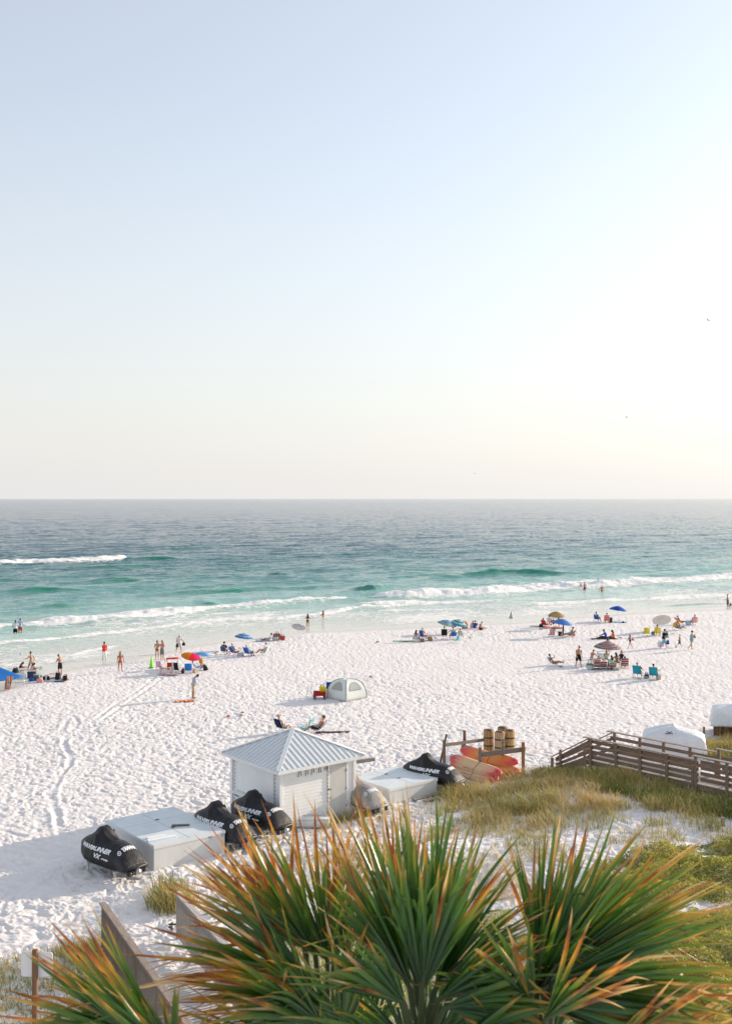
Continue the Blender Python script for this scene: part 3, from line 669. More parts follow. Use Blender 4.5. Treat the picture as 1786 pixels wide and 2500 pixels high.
def slipper_pair(label, px, py, face, col, name='flip_flops', gap=.22):
    t = thing(name, label, 'sandals', at(px, py), R(face), 'sandals left on the sand'); rnd = random.Random(int(px))
    for s in (-1, 1):
        b = MB(); ro = Euler((0, 0, rnd.uniform(-.6, .6))).to_matrix()
        rings = [[ro @ Vector((x*wd, y, zz)) + Vector((s*gap/2, .05*s, 0)) for x in (-1, 1)] for y, wd, zz in ()]
        prof = [(-.14, .03), (-.09, .045), (0, .04), (.08, .055), (.14, .035)]
        rings = [[ro @ Vector((x*wd, y, z))+Vector((s*gap/2, .05*s, .05)) for x, z in ((-1, 0), (1, 0), (1, .03), (-1, .03))] for y, wd in prof]
        b.loft(rings); b.build('sole', plain(col, .7), t)
        b = MB(); b.tube([ro @ Vector(q)+Vector((s*gap/2, .05*s, .05)) for q in ((-.045, -.02, .03), (-.03, .03, .07), (0, .09, .035), (.03, .03, .07), (.045, -.02, .03))], .009, 5); b.build('strap', plain(tuple(c*.6 for c in col), .7), t)
    return t
def seated(plabel, clabel, px, py, face, fabric, pose=CHAIR, frame=None, chair={}, **kw):
    L = at(px, py); c = beach_chair(clabel, px, py, face, fabric, frame, loc=L, **chair)
    rz = R(face); off = Vector((math.sin(rz)*.06, -math.cos(rz)*.06, 0))      # sits a little back in the chair
    return person(plabel, px, py, face, pose, loc=L+off, **kw)
# ------------------------------------------------------------------ the rental shack
def paint_white(c=(.82, .82, .81), dirt=.5):
    key = ('paint', c, dirt)
    if key in MATS: return MATS[key]
    m, n, l, b = nodes('white_paint'); v = coord(n)
    t = noise(n, l, 1.3, 5, mapping(n, l, v, (1, 1, .5)), .65); g = noise(n, l, 9, 4, mapping(n, l, v, (1, 1, .25)), .6)
    col = mix(n, l, ramp(n, l, t, [(.45, 0), (.8, dirt)]), c, tuple(x*.80 for x in c)); col = mix(n, l, ramp(n, l, g, [(.6, 0), (.85, dirt*.7)]), col, (c[0]*.74, c[1]*.70, c[2]*.64))
    l.new(col, b.inputs['Base Color']); b.inputs['Roughness'].default_value = .55; bump(n, l, g, .05, .004, b)
    MATS[key] = m; return m
PW = paint_white(); PTRIM = paint_white((.85, .85, .84), .35)
SH = Vector((-3.6, 44.6, 0)); SW, SD_, SHH = 3.95, 3.75, 2.66
shack = thing('beach_shack', 'small white clapboard shack with a pyramid metal roof', 'shack', SH, YAW_U)
def clapboards(o0, du, dn, w, z0, z1, step=.145, lap=.020):
    b = MB(); z = z0; o0, du, dn = Vector(o0), Vector(du), Vector(dn)
    while z < z1-1e-3:
        zt = min(z+step, z1); q = [o0+du*s+dn*d+Vector((0, 0, zz)) for s in (0, w) for d, zz in ((0, z), (lap, z), (.004, zt), (0, zt))]
        b.add(q, [(0, 1, 2, 3), (7, 6, 5, 4), (1, 5, 6, 2), (0, 4, 5, 1), (3, 2, 6, 7), (0, 3, 7, 4)]); z = zt
    return b
b = MB(); b.box((SW/2, SD_/2, SHH/2), (SW-.02, SD_-.02, SHH-.02)); b.build('wall', PW, shack, False)
clapboards((.10, -.0, 0), (1, 0, 0), (0, -1, 0), 2.36, 0.02, SHH-.16).build('wall', PW, shack, False)
clapboards((3.56, -.0, 0), (1, 0, 0), (0, -1, 0), .30, 0.02, SHH-.16).build('wall', PW, shack, False)
clapboards((0, SD_-.10, 0), (0, -1, 0), (-1, 0, 0), SD_-.2, 0.02, SHH-.12).build('wall', PW, shack, False)
clapboards((SW, .1, 0), (0, 1, 0), (1, 0, 0), SD_-.2, 0.02, SHH-.12).build('wall', PW, shack, False)
clapboards((SW-.1, SD_, 0), (-1, 0, 0), (0, 1, 0), SW-.2, 0.02, SHH-.12).build('wall', PW, shack, False)
for (x, y) in ((0, 0), (SW, 0), (0, SD_), (SW, SD_)):
    b = MB(); b.box((x, y, SHH/2), (.16, .16, SHH)); b.build('corner_board', PTRIM, shack, False, .006)
# serving hatch closed with a clapboard shutter, and its shelf
hx = -.03
sh = clapboards((hx-.012, 3.30, 0), (0, -1, 0), (-1, 0, 0), 2.82, 1.10, 2.42, .125, .020).build('shutter', PTRIM, shack, False)
for y0, y1, z0, z1 in ((3.30, 3.36, 1.04, 2.48), (.42, .48, 1.04, 2.48)):
    b = MB(); b.box((hx-.01, (y0+y1)/2, (z0+z1)/2), (.05, y1-y0, z1-z0)); b.build('shutter_frame', PTRIM, sh, False)
b = MB(); b.box((hx-.01, 1.89, 2.455), (.05, 2.82, .06)); b.build('shutter_frame', PTRIM, sh, False)
b = MB(); b.box((-.20, 1.9, 1.02), (.36, 3.0, .04)); b.build('counter_shelf', PTRIM, shack, False, .006)
for y in (.55, 1.9, 3.25):
    b = MB(); b.bar((-.03, y, .78), (-.33, y, .99), .04, .04); b.build('shelf_bracket', plain((.05, .06, .09), .6), shack, False)
m, n, l, b_ = nodes('dashed_strip'); s_ = n.new('ShaderNodeSeparateXYZ'); l.new(coord(n), s_.inputs[0]); l.new(ramp(n, l, math_(n, l, 'FRACT', math_(n, l, 'MULTIPLY', s_.outputs[2], 6.2)), [(0, (.10, .10, .11)), (.42, (.78, .78, .77))], 'CONSTANT'), b_.inputs['Base Color']); dashes = m
for y in (3.43, .36):
    b = MB(); b.box((-.085 if y > 1 else -.045, y, 1.5), (.02, .014, 2.0)); o = b.build('hook_strip', dashes, shack, False)
# door
dr = MB(); dr.box((3.02, -.022, 1.22), (.94, .05, 2.40)); door = dr.build('door', paint_white((.60, .585, .56), .9), shack, False, .008)
for x in (2.51, 3.53):
    b = MB(); b.box((x, -.02, 1.25), (.07, .075, 2.5)); b.build('door_frame', PTRIM, shack, False)
b = MB(); b.box((3.02, -.02, 2.475), (.95, .075, .07)); b.build('door_frame', PTRIM, shack, False)
for z in (1.42, 1.40): pass
rust = plain((.16, .09, .05), .7, .3)
b = MB(); b.box((2.53, -.068, 1.36), (.16, .02, .05)); b.tube([(2.60, -.09, 1.36), (2.60, -.11, 1.31), (2.64, -.11, 1.31)], .012, 6); b.build('hasp', rust, door)
b = MB(); b.ball((2.63, -.085, .98), (.035, .045, .035), 8, 6); b.build('handle', plain((.42, .34, .22), .35, .7), door)
for z in (.5, 1.25, 2.05):
    b = MB(); b.box((3.49, -.055, z), (.03, .02, .12)); b.build('hinge', rust, door)
b = MB(); b.box((2.47, -.045, 1.4), (.014, .03, 2.2)); b.build('hook_strip', dashes, shack, False)
# five pairs of snorkels hanging under the eave
for i, x in enumerate((.98, 1.32, 1.68, 2.02, 2.36)):
    b = MB(); rnd = random.Random(i)
    for s in (-1, 1):
        k = rnd.uniform(.04, .10)*s; b.tube([(x+.01*s, -.05, 2.56), (x+k*.6, -.06, 2.42), (x+k, -.055, 2.22-rnd.uniform(0, .10))], [.008, .010, .015], 6)
    b.tube([(x, -.02, 2.57), (x, -.08, 2.57)], .01, 5); b.build('hanging_clip', plain((.02, .02, .022), .5), shack)
# roof of standing seam sheets
ROOF = plain((.70, .72, .73), .42, .12, .06, 1.2, .02); RTRIM = plain((.76, .78, .79), .45, .05)
oh = .36; ze = 2.64; za = 3.74; cx, cy = SW/2, SD_/2; cs = [(-oh, -oh), (SW+oh, -oh), (SW+oh, SD_+oh), (-oh, SD_+oh)]; ap = Vector((cx, cy, za))
for q in range(4):
    a = Vector((*cs[q], ze)); c = Vector((*cs[(q+1) % 4], ze)); nn = (c-a).cross(ap-a).normalized(); b = MB()
    b.add([a, c, ap, a-nn*.03, c-nn*.03, ap-nn*.03], [(0, 1, 2), (5, 4, 3), (0, 3, 4, 1)]); pn = b.build('roof_panel', ROOF, shack, False)
    b = MB(); Lx = (c-a).length; k = int(Lx/.27); e = (c-a)/Lx; mid = (a+c)/2; upv = (ap-mid)
    for j in range(1, k):
        s = j*Lx/k; t = 1-abs(2*s/Lx-1); p0 = a+e*s+nn*.012; p1 = p0+upv*t*.97; b.bar(p0, p1, .026, .055, up=nn)
    b.build('standing_seam', ROOF, pn, False)
    b = MB(); b.bar(a-Vector((0, 0, .075)), c-Vector((0, 0, .075)), .05, .13); b.build('fascia', RTRIM, shack, False)
for q in range(4):
    a = Vector((*cs[q], ze+.02)); b = MB(); b.bar(a, ap+Vector((0, 0, .02)), .20, .035); b.build('hip_cap', RTRIM, shack, False)
b = MB(); b.box((cx, cy, ze-.14), (SW+.6, SD_+.6, .02)); b.build('soffit', PW, shack, False)
cooler('low white chest on the sand at the foot of the shack wall', 0, 0, 0, (.74, .74, .72), (.78, .77, .75), (1.25, .42, .32), 'chest', loc=SH+UD*1.55-VD*.34)['x'] = 0

# ------------------------------------------------------------------ white storage boxes
def storage_box(label, F0, w, l, h, num=None, seed=0):
    t = thing('storage_box', label, 'storage box', F0, YAW_U, 'white storage boxes'); pw = paint_white((.68, .68, .665), .7); b = MB(); b.box((w/2, l/2, h/2-.02), (w, l, h)); b.build('box_body', pw, t, False, .012)
    ty = [0, l*.36, l*.68, l]; tx = [0, w*.5, w]
    lid = paint_white((.64, .69, .71), .8)
    for i in range(2):
        for j in range(3):
            b = MB(); b.box(((tx[i]+tx[i+1])/2, (ty[j]+ty[j+1])/2, h+.005), (tx[i+1]-tx[i]-.022, ty[j+1]-ty[j]-.022, .05)); b.build('lid_panel', lid, t, False, .008)
    b = MB(); b.box((w/2, -.013, h-.04), (w+.03, .026, .12)); b.build('lit_shaded_rim', paint_white((.76, .75, .73), .3), t, False)  # paler, warmer front rim stands in for the sunlit strip along the edge
    b = MB(); b.box((-.013, l/2, h-.04), (.026, l, .12)); b.build('lit_shaded_rim', paint_white((.70, .71, .72), .3), t, False)  # cooler copy of the rim, shade of this side put in its colour
    for y in (l*.36, l*.68):
        b = MB(); b.box((w*.5+.1, y+.06, h+.045), (.16, .05, .03)); b.build('latch', plain((.12, .12, .13), .5, .5), t, False)
    if num:
        for s, xx in num: text(s, .16, lambda x, y, xx=xx: Vector((xx+x, -.030, h-.19+y)), plain((.16, .15, .15), .7), 'number', t, 0)
    return t
B1 = Vector((-7.97, 39.9, 0)); storage_box('big white storage box beside the nearest covered watercraft', B1, 3.1, 4.1, .90, (('90', 2.42), ('23', 2.98)))
B2 = Vector((1.05, 48.6, 0)); storage_box('lower white storage box between the shack and the kayaks', B2, 3.0, 3.0, .66)
def plank(label, loc, yaw, size, mat, name='plank', tilt=0):
    b = MB(); b.box((0, 0, 0), size); o = b.build(name, mat, None, False, .006); o.location = loc; o.rotation_euler = (tilt, 0, yaw); return tag(o, label, 'board')
WD = wood((.20, .15, .11)); WG = wood((.33, .28, .245)); WB = wood((.26, .16, .10)); WO = wood((.42, .22, .10))
p = B1+UD*2.0+VD*1.55; plank('short dark board lying on the big white box', (p.x, p.y, .955), YAW_U-.55, (.70, .17, .05), WD)
p = B1+UD*.62+VD*.55; plank('white offcut lying on the front edge of the big white box', (p.x, p.y, .96), YAW_U-.1, (1.15, .20, .06), PTRIM, 'offcut')
p = B1+UD*.55+VD*.85; plank('white slatted piece behind the white offcut on the box', (p.x, p.y, .955), YAW_U-.1, (.75, .24, .05), PW, 'slatted_piece')
p = B2+UD*2.3-VD*.30; plank('grey plank on the sand along the lower white box', (p.x, p.y, float(tz(p.x, p.y))+.06), YAW_U, (2.2, .22, .06), WG)
p = B2+UD*2.6-VD*.75; plank('second grey plank half buried in front of the lower white box', (p.x, p.y, float(tz(p.x, p.y))+.05), YAW_U+.04, (2.3, .22, .06), WG)
p = at(880, 1905); plank('weathered beam with a broken end behind the shack', (p.x, p.y, .95), .55, (1.6, .16, .16), WG, 'beam', .0)
p = at(1752, 1946, .9); plank('bleached loose board in the grass under the boardwalk', (p.x, p.y, float(tz(p.x, p.y))+.25), -.45, (1.5, .14, .04), wood((.55, .48, .38)))

# ------------------------------------------------------------------ covered personal watercraft
IU = [0, .03, .08, .15, .25, .32, .36, .40, .44, .48, .54, .60, .70, .80, .88, .94, 1.0]
W_ = [.04, .16, .28, .42, .54, .58, .59, .60, .60, .60, .61, .61, .61, .60, .58, .56, .50]
HB = [.56, .66, .76, .86, .93, .95, .95, .95, .95, .94, .92, .90, .89, .84, .70, .55, .34]
HP = [0, .0, .02, .05, .12, .27, .40, .46, .44, .34, .16, .10, .12, .11, .05, .02, 0]
ZB = [.44, .40, .34, .27, .21, .19, .18, .18, .18, .18, .18, .18, .18, .19, .20, .20, .20]
def pwc_point(u, ph, L=3.3):
    w, hb, hp, zb = (float(np.interp(u, IU, A)) for A in (W_, HB, HP, ZB)); s = math.sin(ph); c = max(math.cos(ph), 0)
    y = w*math.copysign(abs(s)**.78, s); z = zb+(hb-zb)*c**.5+hp*math.exp(-(y/.36)**4)
    z += .26*math.exp(-((abs(y)-.43)/.075)**2)*math.exp(-((u-.425)/.028)**2)
    k = math.exp(-((u-.5)/.16)**2); z += .016*math.sin(y*26+u*30)*k+.010*math.sin(u*70+y*9)*(.4+k); y += .007*math.sin(u*44+ph*6)*abs(s)
    return Vector((L/2-u*L, y, z))
COVER = None
def cover_mat(c, dusty):
    m, n, l, b = nodes('cover_cloth'); v = coord(n); t = noise(n, l, 2.1, 6, v, .65); g = noise(n, l, 30, 3, v)
    s_ = n.new('ShaderNodeSeparateXYZ'); l.new(v, s_.inputs[0]); aft = ramp(n, l, math_(n, l, 'MULTIPLY', s_.outputs[0], -.6), [(.25, 0), (.85, 1)])
    f = math_(n, l, 'MULTIPLY', ramp(n, l, t, [(.46, 0), (.72, 1)]), math_(n, l, 'ADD', math_(n, l, 'MULTIPLY', aft, .55), dusty))
    l.new(mix(n, l, f, c, tuple(x*2.2+.07 for x in c)), b.inputs['Base Color']); b.inputs['Roughness'].default_value = .5; b.inputs['Specular IOR Level'].default_value = .4
    w_ = noise(n, l, 3.5, 4, mapping(n, l, v, (.6, 1.6, 1)), .6); bump(n, l, w_, .5, .06, b); return m
CV = [cover_mat((.008, .008, .010), .03), cover_mat((.26, .245, .225), .4)]
LETTER = plain((.80, .80, .82), .5)
def watercraft(label, stern, bow_dir, base=.42, grey=False, letters=(1, 1), side=1):
    yaw = math.atan2(bow_dir.y, bow_dir.x); L = 3.3; ctr = Vector(stern)+Vector(bow_dir)*L/2
    t = thing('covered_watercraft', label, 'jet ski', (ctr.x, ctr.y, float(tz(ctr.x, ctr.y))), yaw, 'covered personal watercraft'); N = 64; M = 44; Z = Vector((0, 0, base))
    b = MB(); b.loft([[pwc_point(i/N, lerp(-math.pi/2, math.pi/2, j/M))+Z for j in range(M+1)] for i in range(N+1)], close=False, cap=False)
    rim = [pwc_point(1, lerp(-math.pi/2, math.pi/2, j/M))+Z for j in range(M+1)]; b.add(rim, [tuple(range(M+1))])
    cv = b.build('cover', CV[1 if grey else 0], t); s = cv.modifiers.new('thick', 'SOLIDIFY'); s.thickness = .008; s.offset = -1
    hl = MB(); rr = []
    for i in range(25):
        u = .03+.96*i/24; w = float(np.interp(u, IU, W_))*.93; zb = float(np.interp(u, IU, ZB))+.05; keel = .26*(1-u/.22)**2 if u < .22 else 0
        rr.append([Vector((L/2-u*L, y*w, lerp(keel, zb, z)))+Z for y, z in ((-1, 1), (-.96, .55), (-.5, .2), (0, 0), (.5, .2), (.96, .55), (1, 1))])
    hl.loft(rr); hull = hl.build('hull', plain((.05, .055, .065) if not grey else (.03, .025, .022), .3), t)
    st = MB(); st.tube([(-L/2+.02, 0, base+.13), (-L/2-.14, 0, base+.13)], [.11, .10], 14); st.tube([(-L/2-.13, 0, base+.13), (-L/2-.145, 0, base+.13)], .065, 12); st.build('jet_nozzle', plain((.5, .5, .48), .35, .6), hull)
    pl = MB(); pl.box((-L/2+.02, 0, base+.11), (.10, .84, .16)); pl.build('stern_plate', plain((.02, .02, .022), .4), hull, False)
    for y in (-.34, .33, .2):
        b = MB(); b.ball((-L/2-.05, y, base+.12), (.05, .05, .06), 8, 6); b.build('stern_fitting', plain((.14, .13, .12), .4, .4), hull)
    for x in (-.9, .75):
        b = MB(); b.box((x, 0, base+.02), (.10, .95, .10)); 
        for y in (-.42, .42): b.box((x, y, (base-.03)/2-.05), (.07, .07, base+.04))
        b.build('cradle', paint_white((.6, .6, .6), .8), t, False)
    def on(u0, p0, L_=L):
        def fn(x, y):      # x runs towards the stern along the side, y up the cover
            u = u0+x*1.42/L; lo_, hi_ = .35, 1.54
            for _ in range(22):
                md = (lo_+hi_)/2
                if pwc_point(u, side*md).z > p0+y: lo_ = md
                else: hi_ = md
            ph = side*(lo_+hi_)/2; q = pwc_point(u, ph); e = .004
            nx = (pwc_point(u+e, ph)-pwc_point(u-e, ph)).cross(pwc_point(u, ph+e)-pwc_point(u, ph-e)).normalized(); return q+Z+nx*(-.012 if nx.dot(Vector((0, side*.6, .8))) < 0 else .012)
        return fn
    if letters[0]:
        text('WAVERUNNER', .19, on(.45, .66), LETTER, 'lettering', t, .32, cuts=2, sp=.93, bold=.008)
        text('VX', .22, on(.50, .42), LETTER, 'lettering', t, .4, cuts=2, bold=.010); text('CRUISER', .075, on(.655, .43), LETTER, 'lettering', t, .4, cuts=2, bold=.004)
    def aft(x, y):
        u = .855-y*.36; w = float(np.interp(u, IU, W_)); yy = -x/max(w, .1); ph = math.copysign(math.asin(min(1, abs(yy)**(1/.78))), yy); e = .004; q = pwc_point(u, ph)
        nx = (pwc_point(u+e, ph)-pwc_point(u-e, ph)).cross(pwc_point(u, ph+e)-pwc_point(u, ph-e)).normalized(); return q+Z+nx*(.012 if nx.dot(Vector((-.6, 0, .8))) > 0 else -.012)
    if letters[1]:
        text('YAMAHA', .155, lambda x, y: aft(x+.05, y), LETTER, 'lettering', t, 0, cuts=2, sp=.92, bold=.008)
        b = MB(); ring = []
        for k in range(20):
            a = 2*math.pi*k/20; ring.append([aft(-.38+r*math.cos(a), .055+r*math.sin(a)) for r in (.05, .07)])
        b.loft(ring+[ring[0]], close=False, cap=False)
        for k in range(3):
            a = 2*math.pi*k/3+math.pi/2; d = (math.cos(a), math.sin(a)); pq = (-d[1], d[0]); c = lambda r, s: aft(-.38+d[0]*r+pq[0]*s, .055+d[1]*r+pq[1]*s); b.add([c(0, -.012), c(0, .012), c(.056, .009), c(.056, -.009)], [(0, 1, 2, 3)])
        fix(b.build('emblem', LETTER, t, False))
    return t
watercraft('black covered jet ski nearest to the camera beside the big white box', (-8.35, 38.75, 0), Vector((-.77, .64, 0)).normalized(), .26)
watercraft('black covered jet ski between the big white box and the shack', (-4.65, 41.9, 0), Vector((-.74, .67, 0)).normalized(), .26)
watercraft('black covered jet ski against the shutter wall of the shack', (-3.3, 43.3, 0), Vector((-.74, .67, 0)).normalized(), .32)
watercraft('grey covered jet ski standing in the shade right of the shack', (.62, 46.3, 0), VD, .30, grey=True, letters=(0, 1))
watercraft('black covered jet ski in front of the kayak rack', (4.55, 50.75, 0), Vector((-.82, .57, 0)).normalized(), .16)

# ------------------------------------------------------------------ kayak rack, kayaks and slatted bins
def post(px, pyb, pyt, w=.13, mat=WB, lean=0):
    L = at(px, pyb); h = up_at(pyt, L.y)-L.z; b = MB(); b.box((lean*.5, 0, h/2-.1), (w, w, h+.2)); return L, b
rack = thing('kayak_rack', 'rough timber rack of posts and rails holding the kayaks', 'kayak rack', at(1180, 1880)); rl = rack.location
def rpart(px, pyb, pyt, mat, w=.13):
    L, b = post(px, pyb, pyt, w); b.v = [(v[0]+L.x-rl.x, v[1]+L.y-rl.y, v[2]+L.z-rl.z) for v in b.v]; b.build('post', mat, rack, False, .008)
for px, pb, pt, mm in ((1083.6, 1866, 1807, WB), (1133, 1850, 1783, WB), (1171, 1898, 1825, WG), (1226, 1890, 1803, WG), (1276, 1887, 1812, WO)): rpart(px, pb, pt, mm, .15)
L = at(1074, 1864); b = MB(); b.bar((L.x-rl.x, L.y-rl.y, 0), (L.x+.33-rl.x, L.y-rl.y, 1.55), .09, .10); b.build('brace', WD, rack, False)
def rail(p0, Y0, p1, Y1, mat, hh=.17, nm='rail'):
    a = Vector(((p0[0]-CX)*Y0/F, Y0, up_at(p0[1], Y0)))-rl; c = Vector(((p1[0]-CX)*Y1/F, Y1, up_at(p1[1], Y1)))-rl; b = MB(); b.bar(a, c, .06, hh); b.build(nm, mat, rack, False, .006)
rail((1086, 1819), 55.85, (1182, 1806), 58.3, WD); rail((1126, 1822), 57.2, (1228, 1849), 53.9, WG, .24); rail((1170, 1843), 53.25, (1281, 1829), 54.1, WG, .24)
def kayak_mat(a, c, tip):
    m, n, l, b = nodes('kayak_plastic'); v = coord(n); s_ = n.new('ShaderNodeSeparateXYZ'); l.new(v, s_.inputs[0])
    w_ = math_(n, l, 'ADD', math_(n, l, 'ABSOLUTE', s_.outputs[0]), math_(n, l, 'MULTIPLY', math_(n, l, 'SUBTRACT', noise(n, l, 2.2, 4, mapping(n, l, v, (.5, 2.5, 2.5)), .6, dist=.5), .5), 1.5))
    col = ramp(n, l, math_(n, l, 'DIVIDE', w_, 2.0), [(.30, a), (.55, c), (.74, tip), (1, tip)]); l.new(col, b.inputs['Base Color']); b.inputs['Roughness'].default_value = .42
    bump(n, l, noise(n, l, 5, 3, v), .08, .02, b); return m
KM1 = kayak_mat((.74, .46, .24), (.74, .30, .18), (.68, .07, .07)); KM2 = kayak_mat((.74, .25, .04), (.74, .16, .04), (.70, .07, .05)); KM3 = kayak_mat((.74, .32, .07), (.74, .26, .06), (.70, .14, .05))
def kayak(label, n0, n1, mat, roll, L=3.7):
    n0, n1 = Vector(n0), Vector(n1); c = (n0+n1)/2; d = (n1-n0).normalized(); t = thing('kayak', label, 'kayak', c, 0, 'kayaks stacked in the rack'); t.rotation_euler = (d.to_track_quat('X', 'Z').to_matrix() @ Euler((roll, 0, 0)).to_matrix()).to_euler()
    b = MB(); rr = []
    for i in range(41):
        u = -1+2*i/40; w = .385*max(.012, (1-abs(u)**4.0))**.55; h = .18*max(.03, 1-abs(u)**5)**.55; zc = .10*u*u
        rr.append([Vector((u*L/2, w*math.copysign(abs(math.cos(a))**.8, math.cos(a)), zc+h*(math.sin(a)*(1 if math.sin(a) > 0 else .75))+.025*math.cos(a*6)*(abs(u) < .8)*(math.sin(a) > 0))) for a in np.linspace(0, 2*math.pi, 25)[:-1]])
    b.loft(rr); b.build('hull', mat, t); 
    b = MB(); b.tube([Vector((u*L/2, s_*.385*max(.012, (1-abs(u)**4.0))**.55*1.01, .10*u*u)) for s_ in (1,) for u in np.linspace(-.96, .96, 25)], .014, 6); b.tube([Vector((u*L/2, -.385*max(.012, (1-abs(u)**4.0))**.55*1.01, .10*u*u)) for u in np.linspace(-.96, .96, 25)], .014, 6); b.build('gunwale', plain((.72, .5, .34), .5), t)
    for s_ in (-1, 1):
        b = MB(); b.tube([(s_*(L/2-.25), -.06, .26), (s_*(L/2-.16), -.05, .30), (s_*(L/2-.16), .05, .30), (s_*(L/2-.25), .06, .26)], .014, 6); b.build('grab_handle', plain((.03, .03, .03), .5), t)
    b = MB(); b.tube([(.15, -.40, .06), (.17, -.33, .17), (.18, 0, .20), (.17, .33, .17), (.15, .40, .06)], .010, 5); b.build('deck_strap', plain((.10, .03, .03), .6), t)
    b = MB(); 
    for k, ww in enumerate((.09, .06, .10, .05, .07)): b.box((-.55+k*.12, -.322, .135), (ww, .012, .035), Euler((.75, 0, 0)).to_matrix())
    b.build('marking', plain((.10, .06, .03), .6), t, False); return t
def pt(px, py, z): return at(px, py, z)
kayak('cream kayak with red ends on top of the front stack', pt(1097, 1851, .66), pt(1228, 1896, .52), KM1, .55)
kayak('yellow kayak with a red bow underneath the cream one', pt(1101, 1866, .36), pt(1216, 1910, .26), KM1, .5)
kayak('orange kayak with a coral end on top of the back stack', pt(1122, 1832, .82), pt(1268, 1868, .72), KM2, .5)
kayak('plain orange kayak at the bottom of the back stack', pt(1130, 1852, .46), pt(1274, 1892, .36), KM3, .5)
def slat_bin(label, px, py, r=.27, h=1.16, tone=(.60, .36, .15), seed=0, tilt=0):
    t = thing('slatted_bin', label, 'bin', at(px, py), seed*.7, 'wooden slatted bins behind the rack'); m = wood(tone, sx=14, sy=14, sz=1.2); k = 13; b = MB(); rnd = random.Random(seed)
    for j in range(k):
        a = 2*math.pi*j/k; rt = Euler((0, 0, a)).to_matrix(); b.box(rt @ Vector((r, 0, h/2+rnd.uniform(-.02, .02))), (.022, 2*math.pi*r/k*.86, h), rt)
    b.build('slats', m, t, False)
    for z in (.28, .66):
        b = MB(); b.tube([(0, 0, h*z-.04), (0, 0, h*z+.04)], r+.018, 26, cap=False); b.build('band', plain((.06, .035, .025), .7), t)
    b = MB(); b.tube([(0, 0, .05), (0, 0, h*.98)], r-.03, 20); b.build('liner', plain((.03, .02, .018), .5), t)
    b = MB(); b.ball((0, 0, h-.01), (r*.95, r*.95, .07), 14, 5, fn=lambda p, d: Vector((p.x*(1+.08*math.sin(9*math.atan2(d.y, d.x))), p.y, max(p.z, -.02)))); b.build('bag_top', plain((.11, .05, .03), .5), t); return t
slat_bin('leftmost slatted wooden bin behind the kayak rack', 1192, 1833, seed=1, tone=(.60, .34, .14)); slat_bin('middle slatted wooden bin with pale staves', 1219, 1838, seed=2, tone=(.64, .44, .24)); slat_bin('rightmost slatted wooden bin with two dark bands', 1243, 1834, seed=3, tone=(.66, .44, .18)); slat_bin('slatted wooden bin hidden behind the others with a dark top', 1226, 1826, seed=4, tone=(.50, .34, .18))

# ------------------------------------------------------------------ boardwalk with railings
BW = Vector((11.0, 53.0, 0)); A_ = Vector((.67, -.742, 0)).normalized(); Bd = Vector((.742, .67, 0)).normalized(); DK = 1.0
bw = thing('boardwalk', 'weathered wooden boardwalk with railings and steps to the beach', 'boardwalk', BW, math.atan2(A_.y, A_.x)); WID = 1.9
# local x runs away from the beach along the deck, local y across it
WR = wood((.29, .20, .145), sx=.9, sy=12, sz=12); WT = wood((.40, .33, .28), sx=.9, sy=12, sz=12); WDK = wood((.52, .47, .42), sx=10, sy=1, sz=10)
b = MB(); x = 0
while x < 13.5: b.box((x+.068, WID/2, DK-.02), (.128, WID+.10, .04)); x += .14
b.build('deck_boards', WDK, bw, False)
for y in (0, WID):
    b = MB(); b.box((6.7, y, DK-.16), (13.6, .05, .22)); b.build('joist', WR, bw, False)
xs = [.30, 1.8, 3.15, 4.6, 6.1, 7.65, 9.2, 10.8, 12.4]
for side, y in enumerate((-.07, WID+.07)):
    for i, x in enumerate(xs):
        hi = 1.05+(.16 if x > 6 else 0); b = MB(); b.box((x, y, DK+hi/2-.55), (.14, .10, hi+1.1)); b.build('post', WR, bw, False, .008)
        if abs(x-6.1) < .1:
            b = MB(); b.box((x-.15, y, DK+.40-.55), (.13, .10, .8+1.1)); b.build('post', WR, bw, False, .008)
    yi = y+(.075 if side == 0 else -.075)
    for z in ((.14, .40, .66, .92) if side == 0 else (.30, .80)):
        b = MB(); b.box((3.15, yi, DK+z), (6.1, .04, .17)); b.build('rail', WR, bw, False, .006); b = MB(); b.box((9.9, yi, DK+z+.08), (7.2, .04, .17)); b.build('rail', WR, bw, False, .006)
    b = MB(); b.box((3.0, y+(.02 if side == 0 else -.02), DK+1.085), (6.25, .20, .045)); b.build('cap_rail', WT, bw, False, .006); b = MB(); b.box((9.75, y+(.02 if side == 0 else -.02), DK+1.245), (7.6, .20, .045)); b.build('cap_rail', WT, bw, False, .006)
    # sloping rails beside the steps
    lo = Vector((-2.0, y, -.05)); hi_ = Vector((.2, y, DK))
    b = MB(); b.bar(lo+Vector((-.1, .02, .80)), hi_+Vector((.03, .02, 1.085)), .19, .045); b.build('cap_rail', WT, bw, False)
    for z0, z1 in ((.22, .16), (.40, .44), (.62, .74), (.70, .96)) if side == 0 else ((.30, .3), (.60, .80)):
        b = MB(); b.bar(lo+Vector((.1, yi-y, z0)), hi_+Vector((.1, yi-y, z1)), .04, .15); b.build('rail', WR, bw, False)
    b = MB(); b.box((-1.55, y, .45), (.12, .10, 1.5)); b.build('post', WR, bw, False, .008)
    b = MB(); b.bar((-2.0, y*.96+.03, -.02), (.05, y*.96+.03, DK-.12), .05, .26); b.build('stringer', WR, bw, False)
for i in range(6):
    b = MB(); b.box((-.18-i*.33, WID/2, DK-.17-i*.165), (.30, WID-.1, .045)); b.build('step', WDK, bw, False)
L = at(1347, 1872); t = tag(MB().build('x', WR) if False else (lambda b: (b.box((0, 0, .2), (.13, .13, .55)), b.build('stump_post', wood((.22, .15, .09)), None, False, .008))[1])(MB()), 'short stump post in the grass at the foot of the steps', 'post'); t.location = L
